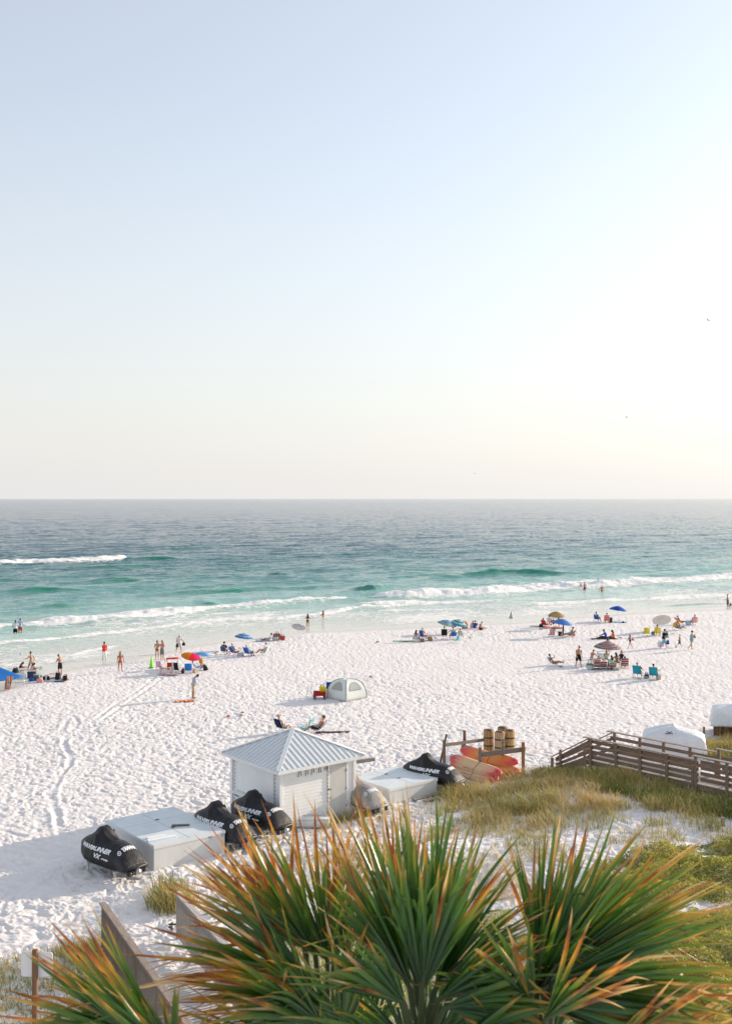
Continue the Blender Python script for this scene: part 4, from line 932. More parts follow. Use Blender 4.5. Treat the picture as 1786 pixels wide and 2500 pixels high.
L = at(1717, 1822); b = MB(); b.box((0, 0, .55), (.10, .10, 1.1)); o = b.build('marker_post', WD, None, False, .008); o.location = (L.x, L.y, L.z); tag(o, 'thin dark post standing in the grass beyond the boardwalk', 'post')
L = at(1763, 2017); b = MB(); b.box((0, 0, .16), (.14, .14, .4)); o = b.build('stump_post', wood((.40, .33, .26)), None, False, .008); o.location = L; tag(o, 'grey stump post in the shrubs below the boardwalk', 'post')
L = at(1432, 1862); b = MB(); b.tube([(0, 0, 0), (0, 0, .42)], [.13, .05], 10); b.box((0, 0, .02), (.34, .34, .03)); o = b.build('sunlit_post_cone', plain((.80, .22, .03), .5)); o.location = (L.x+.2, L.y+1.0, float(tz(L.x, L.y))+.25); tag(o, 'orange cone standing in for a sunlit post side behind the boardwalk steps', 'cone')  # orange cone standing in for the sunlit side of a post

# ------------------------------------------------------------------ tarpaulined piles
def tarp_pile(label, loc, yaw, sx, sy, h, seed, z0=0.0, mat=None, ridge=.3):
    t = thing('covered_pile', label, 'tarpaulin pile', loc, yaw, 'piles under white tarpaulins'); N = 60; rnd = random.Random(seed); b = MB(); rr = []
    for i in range(15):
        u = i/14; ring = []
        for j in range(N):
            a = 2*math.pi*j/N; ca, sa = math.cos(a), math.sin(a); k = 1/max(abs(ca), abs(sa))**.97
            inw = 1.04-.10*u if u < .62 else .978-(u-.62)/.38*1.0; inw = max(inw, .012); z = h*(u/.62)*.72 if u < .62 else h*(.72+.28*math.sin((u-.62)/.38*math.pi/2))
            z += ridge*h*.35*(u > .4)*math.sin(ca*2.2+seed)*min(1, (u-.4)*2); fold = .035*math.sin(a*9+seed+u*2)*(1-u)+.02*math.sin(a*23+seed)*(1-u)
            ring.append(Vector((sx/2*ca*k*(inw+fold), sy/2*sa*k*(inw+fold), z0+z+.03*math.sin(a*5+u*6+seed))))
        rr.append(ring)
    b.loft(rr); b.build('tarpaulin', mat or TARP, t); return t
m, n, l, b_ = nodes('tarpaulin'); v = coord(n); t_ = noise(n, l, 1.6, 5, v, .6, dist=.8); l.new(mix(n, l, t_, (.66, .68, .71), (.80, .80, .80)), b_.inputs['Base Color']); b_.inputs['Roughness'].default_value = .38
bump(n, l, noise(n, l, 2.4, 5, mapping(n, l, v, (1, 1, .45)), .6, dist=1.2), .7, .12, b_); TARP = m
L = Vector((16.9, 58.3, .0)); t = tarp_pile('white tarpaulin over a pile beyond the boardwalk railing', (L.x, L.y, float(tz(L.x, L.y))), -.25, 3.3, 2.2, 1.48, 2.0)
b = MB()
for k, (x, z, w) in enumerate(((0, 0, .26), (.10, .07, .16), (.22, .02, .10), (.20, .11, .05), (.42, .04, .03), (-.02, .12, .06))): b.box((-.35+x, -.965+z*.55, 1.28+z*.8), (w, .02, .055), Euler((.8, 0, 0)).to_matrix())
b.build('marking', plain((.03, .03, .04), .6), t, False)
b = MB(); b.tube([(1.15, -1.0, .9), (1.1, -.8, 1.2), (.8, -.1, 1.54)], .014, 5); b.tube([(1.5, -.95, .75), (1.3, -.3, 1.32)], .014, 5); b.build('tie_rope', plain((.8, .8, .78), .6), t)
L = Vector((22.3, 63.0, 0)); t = tarp_pile('tall white tarpaulin over stacked wooden slats at the right edge', (L.x, L.y, float(tz(L.x, L.y))), -.30, 3.4, 2.2, 1.12, 4.5, z0=.62)
for k in range(22):
    b = MB(); b.box((-1.55+k*.147, -1.0+.04*(k % 2), .33), (.085, .06, .66), Euler((0, .05*((k*7) % 5-2), 0)).to_matrix()); b.build('slat', wood((.42, .20, .07)) if k % 3 else wood((.16, .09, .05)), t, False)
b = MB(); b.box((0, .15, .32), (3.2, 1.9, .62)); b.build('stacked_frames', wood((.28, .15, .07)), t, False)
towel('pale blue ground sheet on the sand between the tarpaulin piles', 1748, 1806, 100, plain((.36, .47, .52), .5), 1.6, 3.4, 91, 'ground sheet', 'ground_sheet', .08)

# ------------------------------------------------------------------ beach access path at the lower left
FV = Vector((.46, -.888, 0)).normalized(); FU = Vector((.888, .46, 0)).normalized()
def path_fence(label, px, py, zt, length, tone, dens=.115):
    q = at(px, py, zt); t = thing('path_fence', label, 'fence', (q.x, q.y, 0), math.atan2(FV.y, FV.x), 'fences of the beach path'); m = wood(tone, sx=12, sy=12, sz=1); mc = wood(tuple(min(1, c*1.35) for c in tone), sx=1, sy=10, sz=10)
    b = MB(); b.box((length/2, 0, zt-.02), (length, .20, .045)); b.build('top_rail', mc, t, False, .006)
    x = .08
    while x < length: 
        b = MB(); b.box((x, .02, zt/2-.15), (.13, .11, zt+.2)); b.build('post', wood(tuple(c*.85 for c in tone), sx=12, sy=12, sz=1), t, False, .006); x += 2.0
    for z in (.35, zt-.25):
        b = MB(); b.box((length/2, .0, z), (length, .04, .10)); b.build('cross_rail', m, t, False)
    b = MB(); x = .2; rnd = random.Random(3)
    while x < length: b.box((x, -.045, zt/2+.03), (.042, .02, zt-.14)); x += dens
    b.build('pickets', m, t, False); return t, q
t1, q1 = path_fence('grey wooden fence with a flat top rail at the lower left', 250, 2202, 1.5, 9.0, (.28, .22, .18))
t2, q2 = path_fence('paler picket fence half hidden by the palm leaves', 432, 2176, 1.5, 10.5, (.44, .40, .37), .105)
b = MB(); x = 0; st = q1+FU*.35+FV*2.6
while x < 7.5:
    c = st+FV*x; b.box((c.x+FU.x*.95, c.y+FU.y*.95, .030+.012*math.sin(x*9)), (1.75, .10, .05), Euler((0, 0, math.atan2(FU.y, FU.x))).to_matrix()); x += .155
o = b.build('path_boards', wood((.72, .68, .64), dark=.8, sx=1, sy=9, sz=9), None, False); o['kind'] = 'structure'
slipper_pair('black and white sandals on the sand of the beach path', 420, 2266, 70, (.05, .05, .055), gap=.28)
L = at(86, 2620); t = thing('sign_post', 'blank white sign seen from behind on a brown wooden post', 'sign', L, -.12); Yp = L.y; h = up_at(2318, Yp)
b = MB(); b.box((0, 0, h/2-.2), (.12, .10, h+.4)); b.build('post', wood((.24, .12, .06), sx=12, sy=12, sz=1), t, False, .008)
b = MB(); sw, shh = .80, .62; zc = up_at(2357, Yp); pts = []
for cx_, cy_, a0 in ((sw/2-.05, shh/2-.05, 0), (-sw/2+.05, shh/2-.05, 90), (-sw/2+.05, -shh/2+.05, 180), (sw/2-.05, -shh/2+.05, 270)):
    for k in range(5): a = R(a0+k*22.5); pts.append((cx_+.05*math.cos(a), cy_+.05*math.sin(a)))
b.loft([[Vector((x+.02, yy, zc+z)) for x, z in pts] for yy in (.055, .075)]); b.build('sign_board', paint_white((.70, .69, .67), .5), t, False)

# ------------------------------------------------------------------ gulls
def gull(label, px, py, Y, yaw, up):
    t = None; b = MB(); b.tube([(0, -.22, .0), (0, -.1, .0), (0, .08, .01), (0, .18, .03), (0, .24, .03)], [(.02, .012), (.06, .055), (.065, .06), (.035, .035), (.008, .008)], 10, side=(1, 0, 0))
    for s in (-1, 1): b.tube([(0, .05, .02), (s*.22, .10, .02+up*.5), (s*.42, .03, .02+up*.7), (s*.66, -.10, .02+up*.25)], [(.09, .018), (.075, .014), (.055, .010), (.01, .004)], 8, side=(0, 1, 0))
    b.tube([(0, -.18, 0), (0, -.34, 0)], [(.03, .01), (.07, .006)], 8, side=(1, 0, 0))
    o = fix(b.build('gull', plain((.22, .22, .23), .7))); o.location = ((px-CX)*Y/F, Y, up_at(py, Y)); o.rotation_euler = (0, R(14), yaw); tag(o, label, 'bird', 'gulls over the sea')
gull('gull gliding highest over the sea at the right', 1728, 782, 190, .9, .26); gull('gull flying in the middle of the sky above the sea', 1529, 1019, 260, 1.3, .2); gull('tiny distant gull low over the horizon', 1158, 1156, 420, 1.4, .25)
# ------------------------------------------------------------------ who and what is on the beach
TAN = (0.40, 0.20, 0.115); FAIR = (0.56, 0.33, 0.23); DARK = (0.13, 0.065, 0.04); RED_ = (0.47, 0.20, 0.13)
BLK = (0.012, 0.011, 0.012); BRN = (0.05, 0.025, 0.014); BLOND = (0.42, 0.28, 0.12); GREY = (0.30, 0.30, 0.31)
def merged(base, **kw): q = dict(base); q.update(kw); return q
BLUE = (0.02, 0.12, 0.48); NAVY = (0.012, 0.02, 0.09); TEAL = (0.02, 0.30, 0.42); REDC = (0.55, 0.03, 0.03); PINK = (0.72, 0.36, 0.44)

# two anglers knee deep in the surf at the left
person('person in loose white shirt and black shorts wading knee deep beside the angler', 38, 1549, 5, merged(WADE, AL=(12, 12, 30, 6), AR=(10, 12, 60, 10)), 1.76, DARK, BLK, [('shirt', (.74, .74, .76)), ('shorts', BLK, .95)], fat=1.15, sink=.28)
o, J = person('person in pale blue shirt and red shorts holding a fishing rod', 50, 1546, 12, merged(WADE, AL=(40, 8, 70, 8), AR=(36, 8, 70, 10)), 1.80, TAN, BLK, [('shirt', (.36, .48, .66)), ('shorts', (.62, .05, .03), .9)], sink=.25)
q = hand_world(o, J, 'L'); fr = thing('fishing_rod', 'thin dark fishing rod held up by the wading angler', 'fishing rod', q)
b = MB(); b.tube([(.05, -.1, -.25), (0, 0, 0), (-.18, .3, .9), (-.45, .7, 1.75)], [.018, .016, .010, .006], 6); b.build('rod', plain((.05, .04, .04)), fr)
b = MB(); b.ball((.03, -.03, -.06), (.04, .05, .05), 8, 6); b.build('reel', plain((.1, .1, .1), .3, .6), fr)

# the family under the blue shade at the left edge
person('shirtless person in tan trunks jogging at the water with a white flying disc', 77, 1640, 72, merged(WALK, AL=(38, 12, 40, 4), AR=(-30, 14, 50, 4)), 1.74, TAN, BLK, [('shorts', (.42, .33, .25), .8)])
disc = MB(); disc.tube([(0, 0, -.012), (0, 0, .0), (0, 0, .014)], [(.13, .13), (.137, .137), (.11, .11)], 20)
v = at(77, 1640); dd = disc.build('flying_disc', plain((.78, .76, .74), .4)); dd.location = (v.x-.85, v.y-.1, 1.12); dd.rotation_euler = (R(64), 0, R(8)); tag(dd, 'white flying disc in the outstretched hand of the jogger', 'flying disc')
person('long haired person in dark top sitting on the sand beside the blue shade', 49, 1641, -60, SAND_SIT, 1.66, TAN, BLK, [('swimsuit', (.05, .04, .05))], f=1, long=.8)
person('small tanned child curled up on the sand by the white bag', 61, 1640, 100, merged(SAND_SIT, lean=34, bend=26), 1.25, RED_, BLK, [('briefs', (.6, .25, .2))])
person('person in patterned red and white top kneeling behind the blue cooler', 76, 1642, -40, merged(SAND_SIT, lean=18), 1.6, DARK, BLK, [('shirt', (.58, .40, .40)), ('shorts', (.32, .05, .05))], f=1, long=.3)
person('shirtless person in black shorts looking down at a phone', 147, 1649, 62, merged(PHONE, head=34), 1.72, (.46, .25, .15), BLK, [('shorts', (.018, .018, .022), .85)])
v = at(34, 1660)
t = thing('sun_canopy', 'bright blue pop up shade with low eaves at the left edge', 'shade tent', (-28.0, 79.4, float(tz(-28, 79.4))), R(44)); b = MB(); hw = 1.75; ez = .92; pk = 1.95; n_ = 8
sh_mat = cloth((.022, .17, .52), .7, .12, 5, .15)
for q in range(4):
    rows = []
    for i in range(n_+1):
        u = i/n_; rows.append([Euler((0, 0, q*math.pi/2)).to_matrix() @ Vector((hw*u*(2*j/n_-1), -hw*u, lerp(pk, ez, u**.9)-.08*math.sin(math.pi*u)*(1-abs(2*j/n_-1)) + .10*u*(abs(2*j/n_-1)**2-1)*(1-.0))) for j in range(n_+1)])
    b.loft(rows, close=False, cap=False)
o = fix(b.build('canopy', sh_mat, t)); sdm = o.modifiers.new('thick', 'SOLIDIFY'); sdm.thickness = .008
for sx, sy in ((-1,-1),(1,-1),(1,1),(-1,1)):
    b = MB(); b.tube([(sx*hw*.985, sy*hw*.985, -.05), (sx*hw*.985, sy*hw*.985, ez)], .016, 8); b.build('pole', METAL, t)
b = MB(); tp = at(27, 1652, .86)
rows = []
for i in range(9):
    u = i/8; rows.append([Vector((x*(.30-.04*u)+.02*math.sin(u*5+x*4)-.28*u, .04*math.sin(x*9+u*3)-.10*u, -1.0*u)) for x in np.linspace(-1, 1, 9)])
b.loft(rows, close=False, cap=False)
o = b.build('striped_towel', stripes([(.62, .12, .04), (.70, .38, .12), (.45, .5, .55), (.20, .25, .42), (.75, .6, .5), (.55, .14, .07)], 16, 0)); sdm = o.modifiers.new('thick', 'SOLIDIFY'); sdm.thickness = .012
o.location = (tp.x, tp.y, tp.z+.05); o.rotation_euler = (0, 0, R(-20)); tag(o, 'orange and grey striped towel hanging from the blue shade', 'towel')
bag('big black backpack on the sand behind the blue shade', 38, 1650, 20, (.02, .022, .025), (.55, .4, .62), seed=2)
bag('bulging white carrier bag on the sand near the blue shade', 54, 1659, 0, (.72, .72, .74), (.62, .45, .58), seed=4)
cooler('dark navy cooler with a black lid beside the grey cooler', 78, 1656, 8, (.02, .035, .09), (.03, .03, .035), (.62, .40, .46))
bag('bright blue drawstring bag in front of the navy cooler', 78, 1663, 0, (.02, .10, .42), (.44, .3, .3), seed=6)
cooler('squat charcoal grey cooler beside the pink bag', 91, 1661, -6, (.13, .12, .12), (.42, .42, .42), (.46, .36, .40))
bag('crumpled pink bag on the sand in front of the grey cooler', 98, 1666, 0, (.74, .36, .33), (.56, .34, .28), False, seed=9)
bag('small teal pouch between the grey cooler and the towels', 101, 1653, 0, (.1, .38, .42), (.2, .15, .16), False, seed=10)
bag('slumped black and white duffel bag on the blue towel', 114, 1662, 25, stripes([(.02, .02, .025), (.02, .02, .025), (.55, .52, .48)], 9, 0), (.62, .36, .34), seed=11)
towel('pale blue patterned towel spread under the bags', 127, 1662, 80, stripes([(.62, .68, .76), (.25, .38, .55), (.7, .72, .75)], 14, 1), .9, 1.25, 5)
towel('crumpled crimson towel heaped behind the pale blue towel', 131, 1657, 70, cloth((.55, .03, .07)), .55, .85, 6, amp=.14)
bag('open black tote with blue lining and striped contents', 142, 1660, -18, (.02, .018, .02), (.46, .34, .56), seed=12, strap=(.2, .3, .5))
towel('dark navy towel beside the tan camera bag', 146, 1664, 70, cloth((.05, .09, .17)), .5, .65, 8)
bag('black and tan camera bag at the right end of the heap', 160, 1661, 5, stripes([(.03, .025, .025), (.4, .3, .2), (.03, .025, .025)], 7, 0), (.58, .32, .36), seed=14)
ln = at(120, 1646); b = MB(); b.tube([(0, 0, .03), (.5, -.05, .05), (1.2, -.1, .03), (1.7, -.25, .04)], .02, 6); o = b.build('tow_rope', cloth((.4, .25, .25))); o.location = ln; tag(o, 'thin reddish rope lying on the sand behind the bags', 'rope')
t = thing('pinwheel', 'little green pinwheel planted in the sand by the cooler', 'pinwheel', at(100, 1648)); b = MB(); b.tube([(0, 0, 0), (0, 0, .55)], .008, 6); b.build('stick', plain((.7, .7, .7)), t)
b = MB()
for k in range(5):
    a = 2*math.pi*k/5; c = Vector((0, -.02, .55)); b.add([c, c+Vector((.14*math.cos(a), 0, .14*math.sin(a))), c+Vector((.16*math.cos(a+.7), -.05, .16*math.sin(a+.7)))], [(0, 1, 2)])
b.build('vanes', cloth((.02, .5, .2)), t, False)

# strollers along the water
person('person in red top and white trousers standing at the waterline', 255, 1613, 55, merged(STAND, AL=(-20, 14, 40, 20), AR=(-18, 16, 40, 20), L=(8, 2, 4), R=(-6, 2, 4)), 1.66, DARK, BLK, [('shirt', (.70, .035, .02)), ('pants', (.76, .76, .77), 1.85)], f=1, fat=1.12)
person('long haired person in red bikini walking up from the water', 294, 1639, -160, merged(WALK, AL=(-26, 16, 12, 2), AR=(16, 12, 14, 2)), 1.68, TAN, BLK, [('bikini', (.62, .06, .05))], f=1, long=.95)
person('person in pale bikini and sunglasses standing beside the shirtless companion', 384, 1610, 175, merged(STAND, AL=(20, 10, 100, 16), AR=(10, 10, 70, 16)), 1.68, (.48, .27, .17), BRN, [('bikini', (.55, .45, .32), (.16, .13, .06)), ('sunglasses', (.01, .01, .01))], f=1, long=.7)
person('shirtless person in grey and black shorts beside the person in pale bikini', 396, 1612, 160, merged(STAND, AL=(24, 10, 90, 14), AR=(30, 14, 112, 10)), 1.72, RED_, (.03, .012, .008), [('shorts', (.19, .20, .19), .95)], long=.5)
o, J = person('person in white cap, shirt and shorts carrying bags along the water', 437, 1592, -150, merged(WALK, lean=12, head=14, AL=(16, 14, 45, 6), AR=(6, 14, 40, 6)), 1.78, RED_, GREY, [('shirt', (.72, .70, .68)), ('shorts', (.66, .64, .66), .95), ('cap', (.74, .76, .8))], fat=1.1)
v = hand_world(o, J, 'L'); bag('black camera bag slung at the white clad stroller', 0, 0, 10, BLK, (.3, .2, .26), seed=20, loc=Vector((v.x, v.y, v.z-.3)))
v = hand_world(o, J, 'R'); bag('second dark bag hanging from the white clad stroller', 0, 0, 40, (.05, .05, .055), (.26, .2, .3), seed=21, loc=Vector((v.x, v.y, v.z-.36)))

# camp with the orange umbrella
t = thing('marker_cone', 'tall lime green cone standing on the sand', 'cone', at(370, 1630)); b = MB(); b.tube([(0, 0, 0.03), (0, 0, .1), (0, 0, .55), (0, 0, .98)], [.19, .175, .10, .03], 16); b.build('cone', plain((.22, .78, .02), .5), t)
b = MB(); b.bevbox((0, 0, .02), (.42, .42, .04), .02); b.build('cone_base', plain((.08, .35, .03), .6), t)
beach_chair('small pink beach chair beside the lime green cone', 391, 1634, -20, cloth((.80, .42, .56), .7), plain((.72, .45, .58)), seat_h=.2, w=.42, recline=14, back=.5)
t = thing('folding_table', 'low folding table with a wooden top in front of the red wagon', 'table', at(406, 1644), R(10)); b = MB(); b.bevbox((0, 0, .42), (1.0, .5, .03), .01); b.build('tabletop', wood((.58, .34, .17)), t)
for sx in (-.4, .4):
    b = MB(); b.tube([(sx-.1, -.2, 0), (sx+.1, .2, .41)], .014, 6); b.tube([(sx-.1, .2, 0), (sx+.1, -.2, .41)], .014, 6); b.build('leg', plain((.04, .04, .04)), t)
towel('dull pink mat on the sand under the wooden table', 408, 1648, 80, cloth((.48, .28, .30)), .8, 1.4, 15)
def wagon(label, px, py, face, col, canopy=None):
    t = thing('beach_wagon', label, 'wagon', at(px, py), R(face), 'red fabric wagons'); b = MB()
    for s in (-1, 1): b.bevbox((0, s*.24, .38), (.86, .02, .28), .008)
    for s in (-1, 1): b.bevbox((s*.42, 0, .38), (.02, .46, .28), .008)
    b.bevbox((0, 0, .24), (.86, .48, .02), .008); b.build('wagon_body', cloth(col), t)
    for sx in (-.34, .34):
        for sy in (-.27, .27):
            w = MB(); w.tube([(sx, sy-.035, .10), (sx, sy+.035, .10)], .10, 12); wo = w.build('wheel', plain((.03, .03, .03), .7), t); w = MB(); w.tube([(sx, sy-.04, .10), (sx, sy+.04, .10)], .04, 8); w.build('rim', plain((.4, .4, .4)), wo)
    b = MB(); b.tube([(-.44, 0, .2), (-.62, 0, .5), (-.60, 0, .95)], .014, 6); b.tube([(-.60, -.09, .95), (-.60, .09, .95)], .016, 6); b.build('handle', plain((.04, .04, .04)), t)
    if canopy is not None:
        b = MB(); rings = [[Vector((x, y, .86+.10*(1-(y/.3)**2)+.03*x)) for y in np.linspace(-.3, .3, 7)] for x in np.linspace(-.5, .5, 6)]; b.loft(rings, close=False, cap=False)
        o = b.build('sun_roof', cloth(canopy), t); s = o.modifiers.new('thick', 'SOLIDIFY'); s.thickness = .012
        b = MB(); 
        for sx in (-.42, .42):
            for sy in (-.24, .24): b.tube([(sx, sy, .3), (sx, sy, .88)], .01, 6)
        b.build('roof_post', plain((.05, .05, .05)), t)
    return t
wagon('red wagon with a sloping red sun roof by the wooden table', 421, 1634, 12, (.58, .03, .02), (.66, .06, .03))
c = beach_chair('black and white folding chair next to the red wagon', 433, 1645, -20, stripes([(.02, .02, .02), (.02, .02, .02), (.75, .75, .78), (.02, .02, .02)], 7.5, 0), seat_h=.34, recline=18, back=.62)
beach_chair('empty blue chair with white arms facing the sea', 460, 1646, 8, cloth((.025, .17, .52), .7), plain((.75, .75, .76)), seat_h=.34, recline=16, back=.58)
beach_chair('blue and white striped chair turned sideways under the umbrellas', 482, 1637, -70, stripes([(.02, .08, .35), (.5, .6, .75), (.02, .14, .45)], 12, 0), seat_h=.32, recline=20, back=.68)
t = thing('sand_spike', 'orange topped black post stuck in the sand behind the striped chair', 'post', at(491, 1634)); b = MB(); b.tube([(0, 0, 0), (0, 0, .5)], .05, 8); b.build('post', plain((.03, .03, .03)), t)
b = MB(); b.ball((0, 0, .66), (.19, .14, .22), 12, 8); b.build('cover', cloth((.75, .32, .02)), t)
bag('black bag lying at the foot of the blue umbrella', 502, 1637, 30, (.02, .02, .022), (.34, .3, .34), seed=22)
bag('purple bag leaning behind the striped chair', 497, 1630, 10, (.08, .06, .14), (.4, .25, .26), seed=23)
bag('brown sack between the two blue chairs', 447, 1644, 10, (.08, .05, .035), (.3, .26, .38), seed=24)
bag('tan tote on the sand in front of the striped chair', 474, 1643, 40, (.45, .30, .16), (.4, .24, .22), seed=25)
umbrella('orange and crimson umbrella tilted low over the chairs', 466, 1641, 466, 1603, 24, [(.58, .01, .14), (.80, .01, .03), (.85, .20, .01), (.86, .28, .01), (.86, .30, .01), (.86, .24, .01), (.80, .02, .03), (.62, .01, .12)], tilt=(14, -12), rise=.34)
umbrella('light blue umbrella with white lining behind the orange one', 494, 1631, 494, 1600, 23, [(.10, .32, .66), (.20, .44, .74)], under=(.62, .62, .66), tilt=(6, 8), rise=.36)
# the man in grey with the towel
person('person in grey sweatshirt and khaki shorts looking down at a phone', 472, 1705, -78, merged(PHONE, lean=6, bend=18, head=34, AL=(2, 8, 50, 24), AR=(4, 8, 52, 24)), 1.80, (.28, .13, .08), BLK, [('longshirt', (.40, .42, .48)), ('shorts', (.52, .38, .22), .98)], fat=1.05)
towel('narrow orange and red towel at the feet of the person in grey', 452, 1712, 112, stripes([(.66, .07, .02), (.72, .34, .10), (.66, .10, .03), (.70, .50, .30)], 7, 1), .55, 1.5, 31)
slipper_pair('dark sandals left on the sand above the orange umbrella', 528, 1594, 20, (.03, .025, .02))
slipper_pair('pair of small red sandals on the open sand', 557, 1751, 70, (.55, .03, .03), gap=.3)
slipper_pair('dark flat sandals lying apart beyond the red ones', 590, 1745, 85, (.05, .04, .035), gap=.9)

# four in chairs under the striped blue umbrella
CB = cloth((.02, .13, .47), .7)
umbrella('blue umbrella with pale stripes above four seated people', 597, 1584, 595, 1556, 22.5, [(.05, .20, .50), (.30, .48, .68), (.05, .22, .52)], ring=[0, 1, 0, 1, 2], under=(.45, .5, .6), tilt=(8, 0), rise=.42)
seated('person in black shirt and cap in the leftmost chair under the striped umbrella', 'grey framed chair of the person in black shirt and cap', 549, 1598, -35, cloth((.06, .09, .2)), sk=RED_, hair=BLK, wear=[('shirt', (.018, .018, .02)), ('shorts', (.2, .2, .22), .9), ('cap', (.015, .015, .018))], fat=1.12, pose=merged(CHAIR, lean=-10), chair=dict(seat_h=.34, recline=12, back=.42))
seated('white capped person leaning right in a blue chair beside the cooler', 'blue beach chair left of the small cooler', 573, 1600, -48, CB, sk=RED_, hair=GREY, wear=[('shirt', (.5, .36, .33)), ('shorts', (.4, .06, .08), .9), ('cap', (.74, .74, .75))], pose=CHAIR)
seated('white capped person low in the blue chair right of the cooler', 'blue beach chair right of the small cooler', 608, 1602, -38, CB, sk=TAN, hair=GREY, wear=[('shirt', (.5, .55, .62)), ('shorts', (.03, .10, .4), .9), ('cap', (.75, .75, .76))], pose=merged(CHAIR, lean=-34))
seated('person in white shirt and hat reclining with knees up facing left', 'white chair of the reclining person facing left', 643, 1599, 80, cloth((.6, .66, .66)), sk=(.50, .24, .14), hair=BLOND, wear=[('shirt', (.72, .73, .75)), ('briefs', (.6, .6, .6)), ('cap', (.6, .48, .3))], pose=merged(CHAIR, lean=-24, L=(108, 7, 62), R=(104, 7, 60)), f=1)
cooler('small pale grey cooler between the two blue chairs', 588, 1602, -8, (.42, .45, .50), (.66, .68, .70), (.46, .34, .30))
# beyond them
person('person in white shirt lying on the sand by the heap of bags', 656, 1564, 72, merged(LEGS_OUT, lean=-40, head=30), 1.6, DARK, BLK, [('shirt', (.62, .64, .66)), ('shorts', (.5, .5, .5), .8)])
bag('maroon patterned beach bag piled on the heap at the waterline', 676, 1562, 8, stripes([(.22, .03, .05), (.5, .36, .34), (.16, .02, .03)], 18, 0), (.95, .5, .62), seed=41)
bag('red and yellow bag at the right end of the waterline heap', 690, 1563, 0, (.38, .08, .04), (.5, .4, .42), seed=42)
cooler('low white cooler in front of the maroon bag', 672, 1563, 5, (.5, .48, .48), (.66, .66, .66), (.6, .3, .22))
t = thing('rod_holder', 'thin pale rod holder standing behind the heap of bags', 'rod holder', at(687, 1560)); b = MB(); b.tube([(0, 0, 0), (0, 0, .8)], .025, 6); b.tube([(-.03, 0, .5), (-.02, 0, .95)], .018, 6); b.build('post', plain((.5, .5, .48)), t); b = MB(); b.bevbox((0, 0, .92), (.16, .05, .04), .01); b.build('crosspiece', plain((.4, .4, .4)), t)
towel('grey mat spread at the waterline left of the heap', 640, 1565, 95, cloth((.42, .44, .5)), .7, 1.3, 44)
umbrella('pale grey umbrella with blue crown tilted on the wet sand', 727, 1552, 729, 1531, 17.5, [(.05, .18, .50), (.66, .66, .72), (.66, .66, .72)], ring=[0, 1, 1, 1, 2], under=(.6, .6, .66), tilt=(10, 32), rise=.40)
person('long haired person in black bikini ankle deep seen from behind', 751, 1530, 8, merged(STAND, AL=(20, 16, 60, 10), AR=(18, 18, 60, 10), L=(4, 3, 10), R=(0, 3, 8)), 1.62, (.40, .18, .11), BLK, [('bikini', (.03, .02, .02))], f=1, long=.9, sink=.2)
person('slim person in red bikini running at the edge of the water', 789, 1525, 60, merged(WALK, lean=4, AL=(30, 8, 90, 10), AR=(20, 8, 100, 10), L=(10, 2, 20), R=(-10, 2, 30)), 1.66, (.38, .16, .09), BLK, [('bikini', (.3, .04, .03))], f=1, long=.5)

# the pop up tent and its gear
t = thing('beach_tent', 'mint green dome tent with two arched mesh windows', 'tent', at(846, 1704), R(43)); TM = cloth((.79, .83, .79), .7, .05, 5, .15); TS = plain((.35, .42, .38)); hw = 1.0; ht = 1.36
def tentp(q, u, w):      # side q, u across -1..1, w up 0..1
    a = q*math.pi/2; k = math.cos(w*math.pi/2)**.62; return Euler((0, 0, a)).to_matrix() @ Vector((hw*k*u, -hw*k*(1-.03*(1-u*u)), ht*(math.sin(w*math.pi/2)**.9)))
for q in range(4):
    b = MB(); b.loft([[tentp(q, u, w) for u in np.linspace(-1, 1, 13)] for w in np.linspace(0, 1, 13)], close=False, cap=False); o = fix(b.build('tent_panel', TM, t)); s = o.modifiers.new('thick', 'SOLIDIFY'); s.thickness = .008
    if q in (0, 1, 3):
        b = MB(); cols_ = []
        for u in np.linspace(-.58, .58, 13):
            wtop = .30+.36*math.sqrt(max(0, 1-(u/.60)**2)); cols_.append([tentp(q, u, lerp(.30, wtop, k/6))*1.0+Euler((0, 0, q*math.pi/2)).to_matrix() @ Vector((0, -.022, .008)) for k in range(7)])
        b.loft(cols_, close=False, cap=False); b.build('mesh_window', cloth((.40, .38, .35) if q else (.34, .38, .37), .6), t)
        b = MB(); pts = [cols_[i][6] for i in range(13)]; b.tube([cols_[0][0]]+pts+[cols_[12][0], cols_[0][0]], .012, 5); b.build('window_trim', TS, t)
for q in range(4):
    b = MB(); b.tube([tentp(q, 1, w)*1.008 for w in np.linspace(0, .97, 14)], .014, 6); b.build('pole', plain((.10, .13, .12)), t)
wagon('red fabric wagon with a tall handle left of the mint tent', 780, 1706, 4, (.42, .015, .02))
bag('bright yellow bag standing in the red wagon', 787, 1700, 10, (.80, .62, .03), (.5, .3, .4), seed=50, loc=at(787, 1704)+Vector((0, 0, .42)))
beach_chair('royal blue folding chair behind the red wagon by the tent', 804, 1697, 12, stripes([(.015, .06, .34), (.015, .06, .34), (.6, .65, .75), (.015, .06, .34)], 6, 2), seat_h=.36, recline=10, back=.62)
slipper_pair('dark sandals lying on the sand beyond the mint tent', 905, 1654, 85, (.04, .035, .04), gap=.5)
